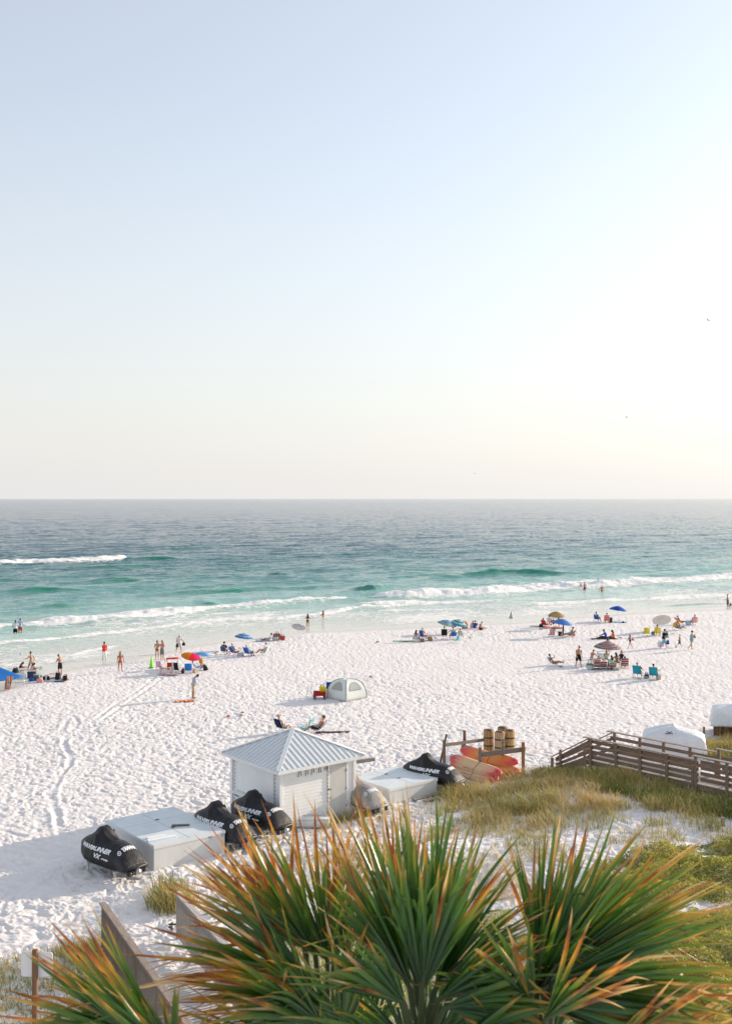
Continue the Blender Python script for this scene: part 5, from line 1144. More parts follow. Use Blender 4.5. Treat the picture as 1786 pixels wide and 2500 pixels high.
# couple beyond the roof of the shack
seated('person in straw sun hat in the navy chair beyond the shack', 'navy blue chair just beyond the shack roof', 690, 1788, -45, cloth((.012, .014, .06)), sk=FAIR, hair=BRN, wear=[('swimsuit', (.3, .2, .2)), ('strawhat', (.58, .45, .28))], f=1, pose=merged(CHAIR, lean=-30, L=(98, 7, 50), R=(96, 7, 46)), chair=dict(seat_h=.3, recline=26))
seated('shirtless person with arms behind the head in the maroon chair', 'maroon low chair of the person with arms behind the head', 772, 1790, 84, cloth((.30, .02, .07)), sk=(.46, .25, .15), hair=BLK, wear=[('shorts', (.02, .022, .03), .8), ('sunglasses', (.01, .01, .01))], pose=merged(LOUNGE, AL=(168, 34, 130, -20), AR=(168, 34, 130, -20), L=(98, 6, 44), R=(95, 7, 40)), h=1.82, fat=1.12, chair=dict(recline=40, back=.72))
c = beach_chair('turquoise high backed chair in front of the lounging couple', 744, 1789, 80, cloth((.16, .52, .50)), plain((.5, .5, .5)), seat_h=.3, recline=16, back=.62)
towel('rolled dark navy board sleeve lying on the sand by the maroon chair', 812, 1788, 97, cloth((.018, .024, .06)), .28, 2.0, 52, cat='board sleeve', name='board_sleeve')

# middle group with the two striped umbrellas
umbrella('blue umbrella with thin green stripes left of its turquoise twin', 1091, 1547, 1090, 1524, 24, [(.03, .08, .34), (.30, .46, .62), (.12, .34, .52), (.36, .50, .38)], ring=[0, 1, 2, 1, 3], under=(.3, .4, .5), tilt=(14, -4), rise=.42)
umbrella('turquoise umbrella with concentric teal stripes', 1122, 1546, 1118, 1524, 23, [(.04, .30, .46), (.42, .66, .60), (.02, .20, .42)], ring=[2, 1, 0, 1, 0], under=(.4, .56, .56), tilt=(12, -6), rise=.5)
towel('light green mat on the sand at the left of the group', 986, 1565, 92, cloth((.34, .55, .33)), .6, 2.1, 60)
seated('long haired person with bare back in a low white chair', 'low white chair of the long haired sunbather', 1016, 1565, -25, cloth((.6, .62, .66)), sk=(.52, .30, .19), hair=BRN, wear=[('bikini', (.3, .25, .15))], f=1, long=.8, pose=merged(CHAIR, z=.3, lean=-6), chair=dict(seat_h=.2, back=.28))
seated('person in coral shorts sitting sideways in the blue chair reading', 'bright blue chair of the reader in coral shorts', 1033, 1564, -55, CB, sk=RED_, hair=GREY, wear=[('shorts', (.75, .25, .22), .95), ('shirt', (.66, .20, .18))], pose=merged(CHAIR, z=.48, lean=-12, AL=(42, 10, 40, 10), AR=(42, 10, 40, 10)), chair=dict(seat_h=.42, recline=10))
bag('brown wicker basket at the feet of the reader', 1050, 1564, 0, (.40, .22, .09), (.5, .36, .36), seed=61)
cooler('black and white striped cooler by the blue chair', 1031, 1567, -10, (.2, .12, .14), (.5, .45, .45), (.4, .3, .3))
seated('dark haired person in the black armchair under the blue striped umbrella', 'black chair with a round emblem under the striped umbrella', 1084, 1560, -5, cloth((.014, .013, .014)), sk=FAIR, hair=BRN, wear=[('tank', (.3, .3, .32)), ('shorts', (.1, .1, .12), .9)], pose=merged(CHAIR, z=.5, lean=-14), chair=dict(seat_h=.42, recline=12, back=.60))
seated('shirtless person in brimmed hat stretching an arm to the left', 'royal blue chair of the person in brimmed hat', 1105, 1560, 15, CB, sk=(.54, .34, .24), hair=BRN, wear=[('shorts', (.60, .55, .48), 1.0), ('hat', (.40, .30, .16))], pose=merged(CHAIR, z=.42, lean=-6, AL=(25, 52, 10, 0)), chair=dict(seat_h=.34, recline=14, back=.42), fat=1.1)
person('person in yellow sun hat and patterned top beside the teal chair', 1121, 1560, -30, merged(SAND_SIT, z=.3, lean=4), 1.62, RED_, BRN, [('shirt', (.42, .46, .38)), ('hat', (.72, .58, .14)), ('shorts', (.1, .3, .34), .8)], f=1)
beach_chair('small empty turquoise chair facing away in front of the group', 1112, 1569, 40, cloth((.16, .50, .58)), plain((.55, .6, .62)), seat_h=.24, w=.46, recline=26, back=.5)
slipper_pair('dark sandals between the reader and the black chair', 1062, 1559, 80, (.05, .04, .05), gap=.45)
slipper_pair('brown sandals on the sand right of the teal chair', 1146, 1558, 80, (.22, .13, .09), gap=.5)
slipper_pair('black sandals lying on the empty sand left of the green mat', 921, 1569, 75, (.03, .025, .02), gap=.45)
bag('orange red beach bag heaped behind the turquoise umbrella', 1134, 1534, 0, (.72, .09, .02), (.75, .5, .62), seed=64)
person('sunbather in white top sitting behind the orange bag', 1149, 1534, -60, SAND_SIT, 1.55, RED_, BRN, [('shirt', (.6, .55, .55))], f=1)
person('person in navy top and straw hat sitting right of the orange bag', 1158, 1535, -20, SAND_SIT, 1.68, FAIR, BLOND, [('shirt', (.03, .07, .33)), ('strawhat', (.66, .52, .18))], fat=1.15)
person('sunbather leaning forward at the right end of the navy topped group', 1169, 1536, -70, merged(LEGS_OUT, lean=20), 1.6, FAIR, BRN, [('bikini', (.3, .1, .1))], f=1)
bag('dark red bag at the feet of the leaning sunbather', 1173, 1538, 0, (.12, .03, .03), (.4, .3, .25), seed=66)
t = thing('closed_umbrella', 'furled white beach umbrella standing alone at the water', 'umbrella', at(1246, 1528), 0, 'umbrellas on the beach'); b = MB(); b.tube([(0, 0, -.05), (.0, 0, 1.0), (.05, 0, 1.85)], .017, 8); b.build('pole', plain((.7, .7, .7)), t)
b = MB(); rr = []
for z_, r_ in ((.80, .17), (.86, .19), (1.0, .14), (1.25, .085), (1.5, .045), (1.62, .02)): rr.append([Vector((.04*(z_-.5)+r_*(1+.28*math.cos(8*a))*math.cos(a), r_*(1+.28*math.cos(8*a))*math.sin(a), z_)) for a in np.linspace(0, 2*math.pi, 33)[:-1]])
b.loft(rr); b.build('furled_canopy', cloth((.42, .41, .40)), t); b = MB(); b.tube([(-.1, 0, 1.28), (.1, 0, 1.30)], .02, 6); b.build('strap', plain((.2, .2, .2)), t)
# ------------------------------------------------------------------ right half of the beach
person('child in the breaking wave behind the wader in purple shorts', 1417, 1441, 30, WADE, 1.35, RED_, BLK, [('briefs', (.1, .1, .2))], sink=.15)
person('wader in purple shorts standing in the foam', 1426, 1445, 10, WADE, 1.75, RED_, BLK, [('shorts', (.40, .02, .16), .9)], sink=.30)
person('swimmer chest deep behind the breaking wave', 1459, 1435, -30, WADE, 1.68, FAIR, BLK, [('shorts', (.1, .1, .1))], sink=.2)
person('wader in red swimsuit walking out of the foam', 1468, 1450, 160, merged(WADE, AL=(-10, 26, 20, 4), AR=(10, 22, 30, 4)), 1.66, RED_, BRN, [('bikini', (.66, .05, .03))], f=1, sink=.34)
person('person in straw hat and grey trunks wading with a child', 1775, 1480, 60, merged(STAND, AL=(20, 10, 60, 10)), 1.8, (.46, .22, .14), BRN, [('shorts', (.12, .11, .15), 1.0), ('hat', (.5, .38, .2))], sink=.25, fat=1.2)
person('small child in dark top held by the wading person in straw hat', 1780, 1480, -80, SAND_SIT, 1.0, RED_, BLK, [('shirt', (.03, .05, .05))], sink=.05)
# straw umbrella group
umbrella('tan thatched umbrella with a ragged straw fringe', 1357, 1534, 1357, 1503, 20, [(.46, .31, .13)], under=(.30, .2, .1), straw=True, tilt=(4, -6), rise=.5)
person('person in white shirt sitting under the thatched umbrella', 1338, 1528, -30, merged(SAND_SIT, z=.35), 1.72, RED_, BLK, [('shirt', (.58, .60, .64)), ('shorts', (.5, .06, .06))])
person('child in dark red top beside the person in white under the thatch', 1351, 1529, 20, merged(SAND_SIT, z=.3), 1.3, DARK, BLK, [('shirt', (.4, .05, .05))])
person('bare legged person standing under the thatched umbrella', 1363, 1532, 100, STAND, 1.64, (.56, .34, .22), BRN, [('bikini', (.5, .3, .2))], f=1)
towel('big red and white striped blanket under the thatched umbrella', 1350, 1533, 85, stripes([(.55, .05, .04), (.66, .45, .42), (.60, .22, .08)], 9, 0), 1.2, 2.2, 70, amp=.12)
seated('person in red reclining with crossed legs under the thatch', 'red folding chair at the left under the thatch', 1331, 1531, -50, cloth((.55, .04, .04)), sk=DARK, hair=BLK, wear=[('shorts', (.45, .05, .05)), ('shirt', (.5, .08, .07))], pose=LOUNGE)
bag('black holdall on the sand left of the red blanket', 1320, 1531, 0, BLK, (.5, .36, .32), seed=71)
towel('dark grey mat left of the black holdall', 1308, 1529, 90, cloth((.10, .14, .16)), .5, 1.3, 72)
slipper_pair('pair of dark sandals on the sand below the black holdall', 1319, 1537, 85, (.04, .05, .08), gap=.4)
umbrella('plain light blue umbrella in front of the thatched one', 1371, 1554, 1371, 1522, 25, [(.07, .25, .66), (.10, .30, .70), (.09, .27, .68)], under=(.12, .26, .55), tilt=(8, -2), rise=.44)
beach_chair('red and white striped chair facing away beneath the blue umbrella', 1345, 1555, 10, stripes([(.42, .02, .04), (.70, .62, .62)], 13, 0), seat_h=.22, recline=22, back=.7)
cooler('black cube cooler beside the umbrella pole', 1366, 1552, 5, (.02, .02, .022), (.03, .03, .03), (.34, .32, .36))
t = thing('furled_sunshade', 'black furled sunshade bag leaning on the blue umbrella pole', 'sunshade bag', at(1373, 1550)); b = MB(); b.tube([(0, 0, 0), (.02, 0, .5), (.06, 0, 1.15)], [.07, .09, .05], 8); b.build('sleeve', cloth((.02, .02, .02)), t); b = MB(); b.tube([(.06, 0, 1.15), (.02, -.05, .8), (-.03, 0, .3)], .015, 5); b.build('strap', cloth((.1, .1, .1)), t)
seated('person in striped top and visor reclining to the right', 'grey low lounger under the blue umbrella', 1388, 1555, 92, cloth((.42, .40, .38)), sk=TAN, hair=BRN, wear=[('shirt', (.36, .34, .36)), ('cap', (.05, .05, .06))], pose=merged(LOUNGE, z=.3), f=1, chair=dict(seat_h=.2, recline=46))
bag('orange bag on the sand right of the reclining person in stripes', 1397, 1552, 0, (.68, .22, .07), (.5, .34, .36), seed=74)
# blue umbrella near the water
umbrella('saturated blue umbrella near the water with a thin pole', 1511, 1515, 1507, 1489, 21.5, [(.015, .12, .56), (.02, .15, .60), (.015, .10, .50)], under=(.03, .12, .42), tilt=(8, 0), rise=.44)
seated('person in white and blue shirt near the water in a navy chair', 'navy framed chair left of the bright blue umbrella', 1457, 1519, -40, cloth((.03, .12, .34)), sk=RED_, hair=BLK, wear=[('shirt', (.52, .56, .64)), ('shorts', (.08, .14, .28), .9)], pose=merged(CHAIR, z=.46), chair=dict(seat_h=.38, recline=14, back=.5))
seated('person with dark hair in a red chair facing the water', 'red striped chair beside the black bin', 1480, 1521, -10, stripes([(.6, .07, .04), (.72, .35, .28)], 10, 2), sk=RED_, hair=BLK, wear=[('tank', (.5, .08, .06))], pose=merged(CHAIR, z=.4), chair=dict(seat_h=.3, recline=18))
t = thing('rubbish_bin', 'black bin standing beside the red striped chair', 'bin', at(1489, 1520)); b = MB(); b.tube([(0, 0, 0), (0, 0, .5), (0, 0, .54)], [.19, .24, .25], 14); b.build('bin_body', plain((.015, .017, .018)), t); b = MB(); b.tube([(0, 0, .54), (0, 0, .57)], .25, 14); b.build('bin_rim', plain((.03, .03, .03)), t)
towel('sky blue towel spread under the bright blue umbrella', 1508, 1519, 82, cloth((.18, .50, .66)), .9, 1.9, 76)
bag('little black pouch at the end of the sky blue towel', 1520, 1521, 0, BLK, (.3, .2, .18), False, seed=77)
# two sitting on the sand
person('person in blue shirt and sun hat sitting on a dark mat', 1478, 1559, 75, merged(LEGS_OUT, z=.12, lean=8, AL=(50, 10, 20, 6), AR=(45, 10, 30, 6)), 1.74, DARK, BLK, [('shirt', (.02, .12, .55)), ('hat', (.08, .07, .06)), ('pants', (.05, .04, .05), 1.8)])
person('person in orange shirt sitting on the dark mat', 1497, 1560, 70, merged(LEGS_OUT, z=.12, lean=6), 1.7, DARK, BLK, [('shirt', (.72, .13, .03)), ('pants', (.12, .07, .05), 1.8)], long=.3)
towel('long dark mat under the two people in blue and orange', 1474, 1560, 92, cloth((.06, .05, .055)), .9, 2.6, 80)
slipper_pair('sandals at the right end of the dark mat', 1513, 1558, 85, (.05, .05, .06), gap=.35)
# brown umbrella camp
BS = stripes([(.24, .16, .17), (.30, .24, .27), (.40, .32, .32), (.20, .12, .12)], 20, 2)
umbrella('broad brown striped umbrella over the crowded circle of chairs', 1481, 1618, 1482, 1580, 33.5, [BS, stripes([(.34, .20, .17), (.44, .32, .28), (.26, .14, .12)], 20, 2)], under=(.26, .17, .15), tilt=(2, -3), rise=.42)
person('person in coral bikini standing behind the brown umbrella', 1482, 1601, 5, STAND, 1.66, (.55, .31, .21), BRN, [('bikini', (.7, .18, .12), (.015, .015, .018)), ('shorts', (.015, .015, .02), .4)], f=1, long=.3)
person('shirtless person in black shorts walking left of the brown umbrella', 1411, 1628, -160, merged(WALK, L=(12, 5, 4), R=(-8, 5, 10), AL=(-8, 13, 18, 4), AR=(8, 13, 22, 4), head=18), 1.80, (.48, .24, .15), BLK, [('shorts', (.016, .014, .02), .95), ('sunglasses', (.01, .01, .01))], fat=1.12)
seated('sunbather in dark bikini stretched out with an arm over the eyes', 'striped sand chair of the stretched out sunbather', 1352, 1624, -80, stripes([(.03, .06, .28), (.6, .6, .55)], 10, 0), sk=(.42, .20, .11), hair=BRN, wear=[('bikini', (.04, .04, .08)), ('sunglasses', (.01, .01, .01))], pose=merged(LOUNGE, z=.26, AR=(95, 14, 100, 20), L=(98, 5, 18), R=(92, 6, 10)), f=1, chair=dict(seat_h=.16, recline=34))
slipper_pair('black sandals in front of the stretched out sunbather', 1368, 1629, 80, (.03, .025, .03), gap=.4)
SB = stripes([(.10, .05, .09), (.58, .42, .36), (.30, .08, .08), (.08, .07, .12), (.55, .30, .2)], 14, 2)
person('person in coral top sitting on a stool left of the umbrella pole', 1443, 1620, -50, merged(SAND_SIT, z=.42, L=(92, 8, 84), R=(88, 8, 80)), 1.68, (.50, .26, .17), BRN, [('bikini', (.70, .16, .10)), ('briefs', (.66, .6, .55))], f=1)
t = thing('camp_stool', 'low fabric stool under the person in coral top', 'stool', at(1443, 1620)); b = MB(); b.bevbox((0, 0, .33), (.36, .34, .03), .01); b.build('seat', cloth((.5, .45, .4)), t)
for s in (-1, 1):
    b = MB(); b.tube([(-.16, s*.14, 0), (.16, s*.14, .32)], .012, 6); b.tube([(.16, s*.14, 0), (-.16, s*.14, .32)], .012, 6); b.build('leg', METAL, t)
beach_chair('brown striped chair facing away at the left of the circle', 1454, 1634, 5, SB, seat_h=.24, recline=20, back=.66)
person('child with bare back sitting left of the brown striped chair', 1463, 1622, 20, merged(SAND_SIT, z=.2), 1.15, (.42, .2, .12), BRN, [('briefs', (.1, .2, .3))])
person('smaller child in the striped chair of the circle', 1469, 1632, 10, merged(CHAIR, z=.3), 1.1, (.45, .22, .14), BRN, [('briefs', (.3, .1, .1))])
beach_chair('low striped chair holding the smaller child', 1469, 1633, 10, SB, seat_h=.2, recline=18, back=.44, w=.5)
person('person in pale green top sitting behind the umbrella pole', 1479, 1620, 170, merged(SAND_SIT, z=.4, L=(90, 8, 80), R=(86, 8, 80)), 1.66, (.52, .28, .18), BRN, [('tank', (.42, .6, .5))], f=1, long=.5)
seated('dark haired person with back turned wrapped in a green towel', 'striped chair under the person in the green towel', 1491, 1634, 8, SB, sk=TAN, hair=BLK, wear=[('shirt', (.36, .62, .46)), ('shorts', (.05, .05, .06), .8)], f=1, long=.9, pose=merged(CHAIR, z=.36, lean=-8), chair=dict(seat_h=.24, back=.36))
towel('mint green patterned towel hung over the chair in the circle', 1499, 1634, 10, stripes([(.40, .66, .50), (.62, .72, .62)], 22, 0), .5, .62, 84, amp=.2)
person('person with brown bare back sitting in the circle of chairs', 1505, 1629, 12, merged(CHAIR, z=.42, lean=10), 1.72, (.30, .15, .09), BLK, [('shorts', (.14, .2, .12), .8)], long=.4)
person('person in black top and sunglasses facing out of the circle', 1516, 1624, 165, merged(CHAIR, z=.45, lean=-6), 1.68, (.54, .3, .2), BLK, [('tank', (.02, .025, .022)), ('sunglasses', (.01, .01, .01)), ('shorts', (.02, .02, .02), .6)], f=1, long=.5)
seated('sunbather sunk in the striped chair at the right of the circle', 'maroon striped chair at the right of the circle', 1523, 1631, -6, stripes([(.14, .05, .09), (.62, .48, .45), (.36, .05, .07)], 15, 2), sk=(.5, .27, .18), hair=BRN, wear=[('bikini', (.3, .1, .1))], f=1, pose=merged(CHAIR, z=.26, lean=-30), chair=dict(seat_h=.24, recline=18, back=.64))
cooler('white cooler box with a raised lid in the circle of chairs', 1467, 1608, 10, (.72, .73, .75), (.78, .78, .8), (.75, .45, .45))
bag('white and green tote bag at the left of the circle', 1438, 1634, -6, stripes([(.62, .64, .64), (.5, .54, .5), (.10, .22, .16)], 6, 2), (.58, .32, .56), seed=86)
towel('dark patterned rug under the circle of chairs', 1473, 1633, 90, stripes([(.14, .07, .08), (.5, .4, .4), (.06, .04, .05)], 24, 1), .7, 2.3, 87)
slipper_pair('black sandals in front of the green towel', 1497, 1638, 85, (.02, .02, .02), gap=.35)
# teal chairs
TC = cloth((.015, .29, .40), .65)
for lab, cl, px, py, fc, dk in (('person with dark towel over the shoulder in the left teal chair', 'left teal folding chair with its back to the camera', 1556, 1655, -28, 1), ('person raising a hand in the right teal chair', 'right teal folding chair with its back to the camera', 1595, 1659, -24, 0)):
    o, J = seated(lab, cl, px, py, fc, TC, sk=FAIR, hair=GREY if dk else BLK, wear=[('shirt', (.03, .03, .035)) if dk else ('tank', (.66, .5, .4)), ('shorts', (.06, .07, .1) if dk else (.6, .5, .45), .9)], pose=merged(CHAIR, z=.46, lean=-22, AR=(40, 30, 70, 0) if not dk else (40, 26, 40, 0)), chair=dict(seat_h=.36, recline=24, back=.70, w=.6), frame=plain((.08, .08, .09), .4, .5), h=1.74)
bag('grey blue knapsack on the sand between the teal chairs', 1577, 1656, 0, stripes([(.10, .16, .22), (.45, .5, .54), (.04, .04, .05)], 12, 2), (.42, .32, .38), seed=90)
cooler('tan picnic box on the sand beside the right teal chair', 1606, 1659, 0, (.55, .45, .38), (.5, .42, .36), (.35, .26, .28))
# white umbrella facing us and its neighbours
umbrella('large ivory umbrella tipped on edge showing its ribs', 1612, 1541, 1614, 1514, 23, [(.62, .66, .68)], under=(.80, .76, .70), tilt=(2, 39), rise=.25, rise_out=0)
CY = stripes([(.75, .62, .06), (.75, .62, .06), (.62, .48, .04)], 8, 0)
beach_chair('empty yellow chair with a dark headrest facing away', 1575, 1553, 4, CY, plain((.4, .3, .2)), seat_h=.3, recline=16, back=.6)
seated('person with dark hair in the second yellow chair', 'yellow chair half hidden by the walking person in black', 1604, 1552, -20, CY, sk=(.45, .24, .15), hair=BLK, wear=[('tank', (.5, .32, .2))], frame=plain((.4, .3, .2)), pose=merged(CHAIR, z=.4), chair=dict(seat_h=.3), f=1)
bag('blue and black bag on the sand between the yellow chairs', 1593, 1551, 0, stripes([(.04, .10, .24), (.5, .55, .6), (.02, .02, .03)], 12, 2), (.44, .3, .36), seed=92)
slipper_pair('tiny pair of grey sandals on the sand right of the yellow chairs', 1641, 1549, 85, (.2, .22, .26), gap=.3)
seated('person in red stripes reclining near the waterline', 'red striped lounger near the waterline', 1661, 1525, -75, stripes([(.62, .14, .14), (.72, .5, .48)], 12, 2), sk=RED_, hair=BLK, wear=[('shorts', (.45, .06, .08), .8)], pose=LOUNGE, chair=dict(recline=44, back=.8))
cooler('pale blue cooler between the two red striped seats', 1679, 1526, 0, (.34, .47, .52), (.45, .56, .6), (.55, .36, .42))
seated('person with grey cap and back turned in a pink striped chair', 'pink and white striped chair right of the pale blue cooler', 1692, 1526, 10, stripes([(.60, .18, .18), (.74, .56, .54)], 14, 2), sk=RED_, hair=GREY, wear=[('shirt', (.55, .25, .22)), ('cap', (.3, .34, .38))], pose=merged(CHAIR, z=.42), chair=dict(seat_h=.32, recline=16, back=.62, w=.66), fat=1.15)
beach_chair('navy blue chair with an orange shade hood', 1656, 1538, -60, cloth((.05, .18, .32)), seat_h=.2, recline=34)
person('sunbather under the orange hood in the navy chair', 1659, 1538, -60, merged(LOUNGE, z=.3), 1.6, FAIR, BRN, [('shirt', (.5, .4, .38)), ('shorts', (.04, .06, .14), .9)], f=1)
v = at(1651, 1538); b = MB(); b.loft([[Vector((.42*math.sin(a)*math.cos(e)*1.1, .32*math.cos(a)*1.0, .42*math.sin(a)*math.sin(e))) for e in np.linspace(0, math.pi, 9)] for a in np.linspace(.15, math.pi-.15, 9)], close=False, cap=False)
o = b.build('shade_hood', cloth((.80, .40, .02), .7, .1, 8, .2)); sdm = o.modifiers.new('thick', 'SOLIDIFY'); sdm.thickness = .01; o.location = (v.x, v.y, v.z+.52); o.rotation_euler = (R(20), R(-20), R(20)); tag(o, 'orange pop up hood shading the head end of the navy chair', 'shade hood')
# walkers
o, J = person('person in black shirt and cap walking right with bags', 1619, 1582, -82, merged(WALK, lean=6, AL=(10, 10, 14, 4), AR=(-6, 10, 10, 4)), 1.82, FAIR, BRN, [('shirt', (.014, .014, .016)), ('shorts', (.18, .42, .52), .98), ('cap', (.015, .015, .018))], fat=1.2)
v = hand_world(o, J, 'L', .06); bag('plump white bag dangling low from the walker in black', 0, 0, 15, (.70, .70, .80), (.62, .4, .46), seed=95, loc=Vector((v.x-.45, v.y-.15, .06)), strap=(.03, .03, .04))
v = hand_world(o, J, 'R', .06); bag('small blue bag carried by the walker in black', 0, 0, 30, (.02, .09, .36), (.32, .24, .36), seed=96, loc=Vector((v.x+.25, v.y+.1, v.z-.42)), strap=(.1, .1, .1))
v = at(1619, 1582); bag('teal and black backpack on the front of the walker in black', 0, 0, 0, stripes([(.2, .5, .46), (.2, .5, .46), (.03, .04, .02)], 7, 2), (.30, .34, .52), seed=97, loc=Vector((v.x+.30, v.y, .95)))
o, J = person('bare chested child in navy shorts striding to the right', 1657, 1580, -80, merged(WALK, L=(26, 2, 6), R=(-22, 2, 34), AL=(34, 10, 20, 4), AR=(-26, 8, 10, 4)), 1.25, (.50, .28, .18), BRN, [('shorts', (.03, .04, .10), .95)])
v = hand_world(o, J, 'R', .1); t = thing('sand_shovel', 'pink toy shovel trailing from the hand of the striding child', 'toy shovel', v); b = MB(); b.tube([(0, 0, 0), (-.22, .02, -.40)], .012, 6); b.build('shaft', plain((.7, .7, .72)), t); b = MB(); b.ball((-.27, .02, -.48), (.09, .03, .12), 8, 6); b.build('scoop', plain((.75, .25, .38)), t)
o, J = person('person in turquoise swim dress and black cap carrying a baby', 1687, 1586, -84, merged(WALK, lean=2, AL=(30, 14, 96, 14), AR=(-16, 26, 10, 0), L=(6, 3, 4), R=(-14, 3, 30)), 1.74, (.56, .32, .22), BLK, [('swimsuit', (.10, .42, .43)), ('shorts', (.10, .42, .43), .35), ('cap', (.015, .013, .013))], f=1, fat=1.22)
v = at(1687, 1586); person('baby in navy suit held in the arms of the walker in turquoise', 0, 0, 60, merged(SAND_SIT, lean=10), .72, FAIR, BLOND, [('shirt', (.05, .1, .14))], loc=Vector((v.x+.30, v.y-.1, .98)))
o, J = person('child in black swimsuit walking away from the brown umbrella', 1537, 1583, 95, merged(WALK, AL=(10, 10, 80, 10), L=(22, 2, 6)), 1.35, (.52, .29, .2), BRN, [('swimsuit', (.016, .014, .018))], f=1, long=.4)
v = at(1537, 1583); bag('red and white toy bag carried by the child in black', 0, 0, 0, stripes([(.55, .05, .08), (.66, .6, .62)], 8, 2), (.26, .2, .22), seed=98, loc=Vector((v.x+.26, v.y, .74)))
# ------------------------------------------------------------------ dune grass and ground cover
def poly_points(poly, n, seed, z=None):
    P = np.array([(v.x, v.y) for v in (at(px, py) for px, py in poly)]); rng = np.random.default_rng(seed); out = []
    lo, hi = P.min(0), P.max(0); got = 0
    while got < n:
        q = rng.uniform(lo, hi, (n*3, 2)); ins = np.zeros(len(q), bool); j = len(P)-1
        for i in range(len(P)):
            c = ((P[i,1] > q[:,1]) != (P[j,1] > q[:,1])) & (q[:,0] < (P[j,0]-P[i,0])*(q[:,1]-P[i,1])/(P[j,1]-P[i,1]+1e-9)+P[i,0]); ins ^= c; j = i
        out.append(q[ins]); got += ins.sum()
    return np.concatenate(out)[:n]
def blades(name, pts, seed, h=(.3, .7), w=.012, tone=(.2, .8), bend=.5, clump=6, spread=.10, mat=None, wind=(-.15, -.1), zoff=0.0):
    rng = np.random.default_rng(seed); p = np.repeat(pts, clump, 0); n = len(p); p = p+rng.normal(0, spread, (n, 2)); z0 = tz(p[:,0], p[:,1])-.03+zoff
    H = rng.uniform(h[0], h[1], n)*(.6+.8*fbm(p[:,0]*.4, p[:,1]*.4, seed, 2)); az = rng.uniform(0, 2*np.pi, n); be = rng.uniform(.15, 1, n)*bend
    dx, dy = np.cos(az)*be*H+wind[0]*H, np.sin(az)*be*H+wind[1]*H; wx, wy = -np.sin(az+rng.uniform(-1, 1, n))*w, np.cos(az)*w; V = []
    for t, k in ((0, 1), (.35, .9), (.7, .6), (1, .0)):
        cx = p[:,0]+dx*t**1.8; cy = p[:,1]+dy*t**1.8; cz = z0+H*(t-.28*be*t**2.2); ww = rng.uniform(.7, 1.3, n)*k
        if t < 1: V += [np.stack([cx-wx*ww, cy-wy*ww, cz], -1), np.stack([cx+wx*ww, cy+wy*ww, cz], -1)]
        else: V += [np.stack([cx, cy, cz], -1)]
    V = np.stack(V, 1).reshape(-1, 3); base = np.arange(n)[:, None]*7
    quads = np.concatenate([base+np.array([[0, 1, 3, 2]]), base+np.array([[2, 3, 5, 4]])], 0); tris = base+np.array([[4, 5, 6]])
    me = bpy.data.meshes.new(name); me.vertices.add(len(V)); me.vertices.foreach_set('co', V.reshape(-1)); L = np.concatenate([quads.reshape(-1), tris.reshape(-1)]).astype(np.int32)
    me.loops.add(len(L)); me.loops.foreach_set('vertex_index', L); me.polygons.add(len(quads)+len(tris)); me.polygons.foreach_set('loop_start', np.concatenate([np.arange(len(quads))*4, len(quads)*4+np.arange(len(tris))*3]).astype(np.int32)); me.update(calc_edges=True)
    tn = np.clip(rng.uniform(tone[0], tone[1], n)+.9*(fbm(p[:,0]*.3, p[:,1]*.3, seed+9, 2)-.5), 0, 1); a = me.attributes.new('tone', 'FLOAT', 'POINT'); a.data.foreach_set('value', np.repeat(tn, 7).astype(np.float32))
    me.materials.append(mat or GRASS); o = bpy.data.objects.new(name, me); COL.objects.link(o); return o
def leafy(name, stops, trans=.3, rough=.55, attrib='tone'):
    m, n, l, b = nodes(name); col = ramp(n, l, attr(n, attrib), stops); l.new(col, b.inputs['Base Color']); b.inputs['Roughness'].default_value = rough; b.inputs['Specular IOR Level'].default_value = .3
    tr = n.new('ShaderNodeBsdfTranslucent'); l.new(col, tr.inputs[0]); ms = n.new('ShaderNodeMixShader'); ms.inputs[0].default_value = trans; l.new(b.outputs[0], ms.inputs[1]); l.new(tr.outputs[0], ms.inputs[2]); l.new(ms.outputs[0], n['Material Output'].inputs[0]); return m
GRASS = leafy('grass_blade', [(0, (.055, .11, .022)), (.35, (.19, .22, .05)), (.6, (.46, .39, .13)), (1, (.66, .48, .24))])
def patchy(p, seed, cut, sc=.45):
    f = fbm(p[:,0]*sc, p[:,1]*sc, seed, 3); return p[f+np.random.default_rng(seed).normal(0, .06, len(p)) > cut]
G = MB
o = blades('dune_grass', np.concatenate([patchy(poly_points([(1085,1930),(1200,1905),(1330,1885),(1450,1885),(1600,1925),(1786,1950),(1786,2000),(1640,1985),(1450,1975),(1250,1990),(1090,1975)], 2600, 1), 3, .45, .7),
    patchy(poly_points([(1060,1940),(1400,1890),(1786,1960),(1786,2050),(1500,2020),(1250,2030),(1060,2000)], 1500, 2), 4, .48, .8)]), 3, (.25, .70), .0095, (.38, 1.0), .8, 9, .15); o['kind'] = 'stuff'
o = blades('boardwalk_grass', np.concatenate([patchy(poly_points([(1420,1890),(1500,1890),(1640,1925),(1900,1990),(1900,2040),(1786,2000),(1600,1965),(1440,1930)], 950, 22), 5, .40)]), 23, (.28, .72), .010, (.0, .55), .6, 9, .14); o['kind'] = 'stuff'
o = blades('sparse_dune_grass', np.concatenate([patchy(poly_points([(1090,1950),(1300,1985),(1786,2030),(1786,2110),(1500,2110),(1200,2110),(1040,2050)], 1900, 5), 6, .47), poly_points([(850,1990),(1080,1950),(1120,2020),(1000,2080),(700,2060)], 150, 6), patchy(poly_points([(700,2080),(1100,2060),(1400,2130),(1400,2300),(900,2350),(600,2300)], 1100, 7), 8, .47)]), 8, (.12, .42), .009, (.4, 1), .85, 7, .14); o['kind'] = 'stuff'
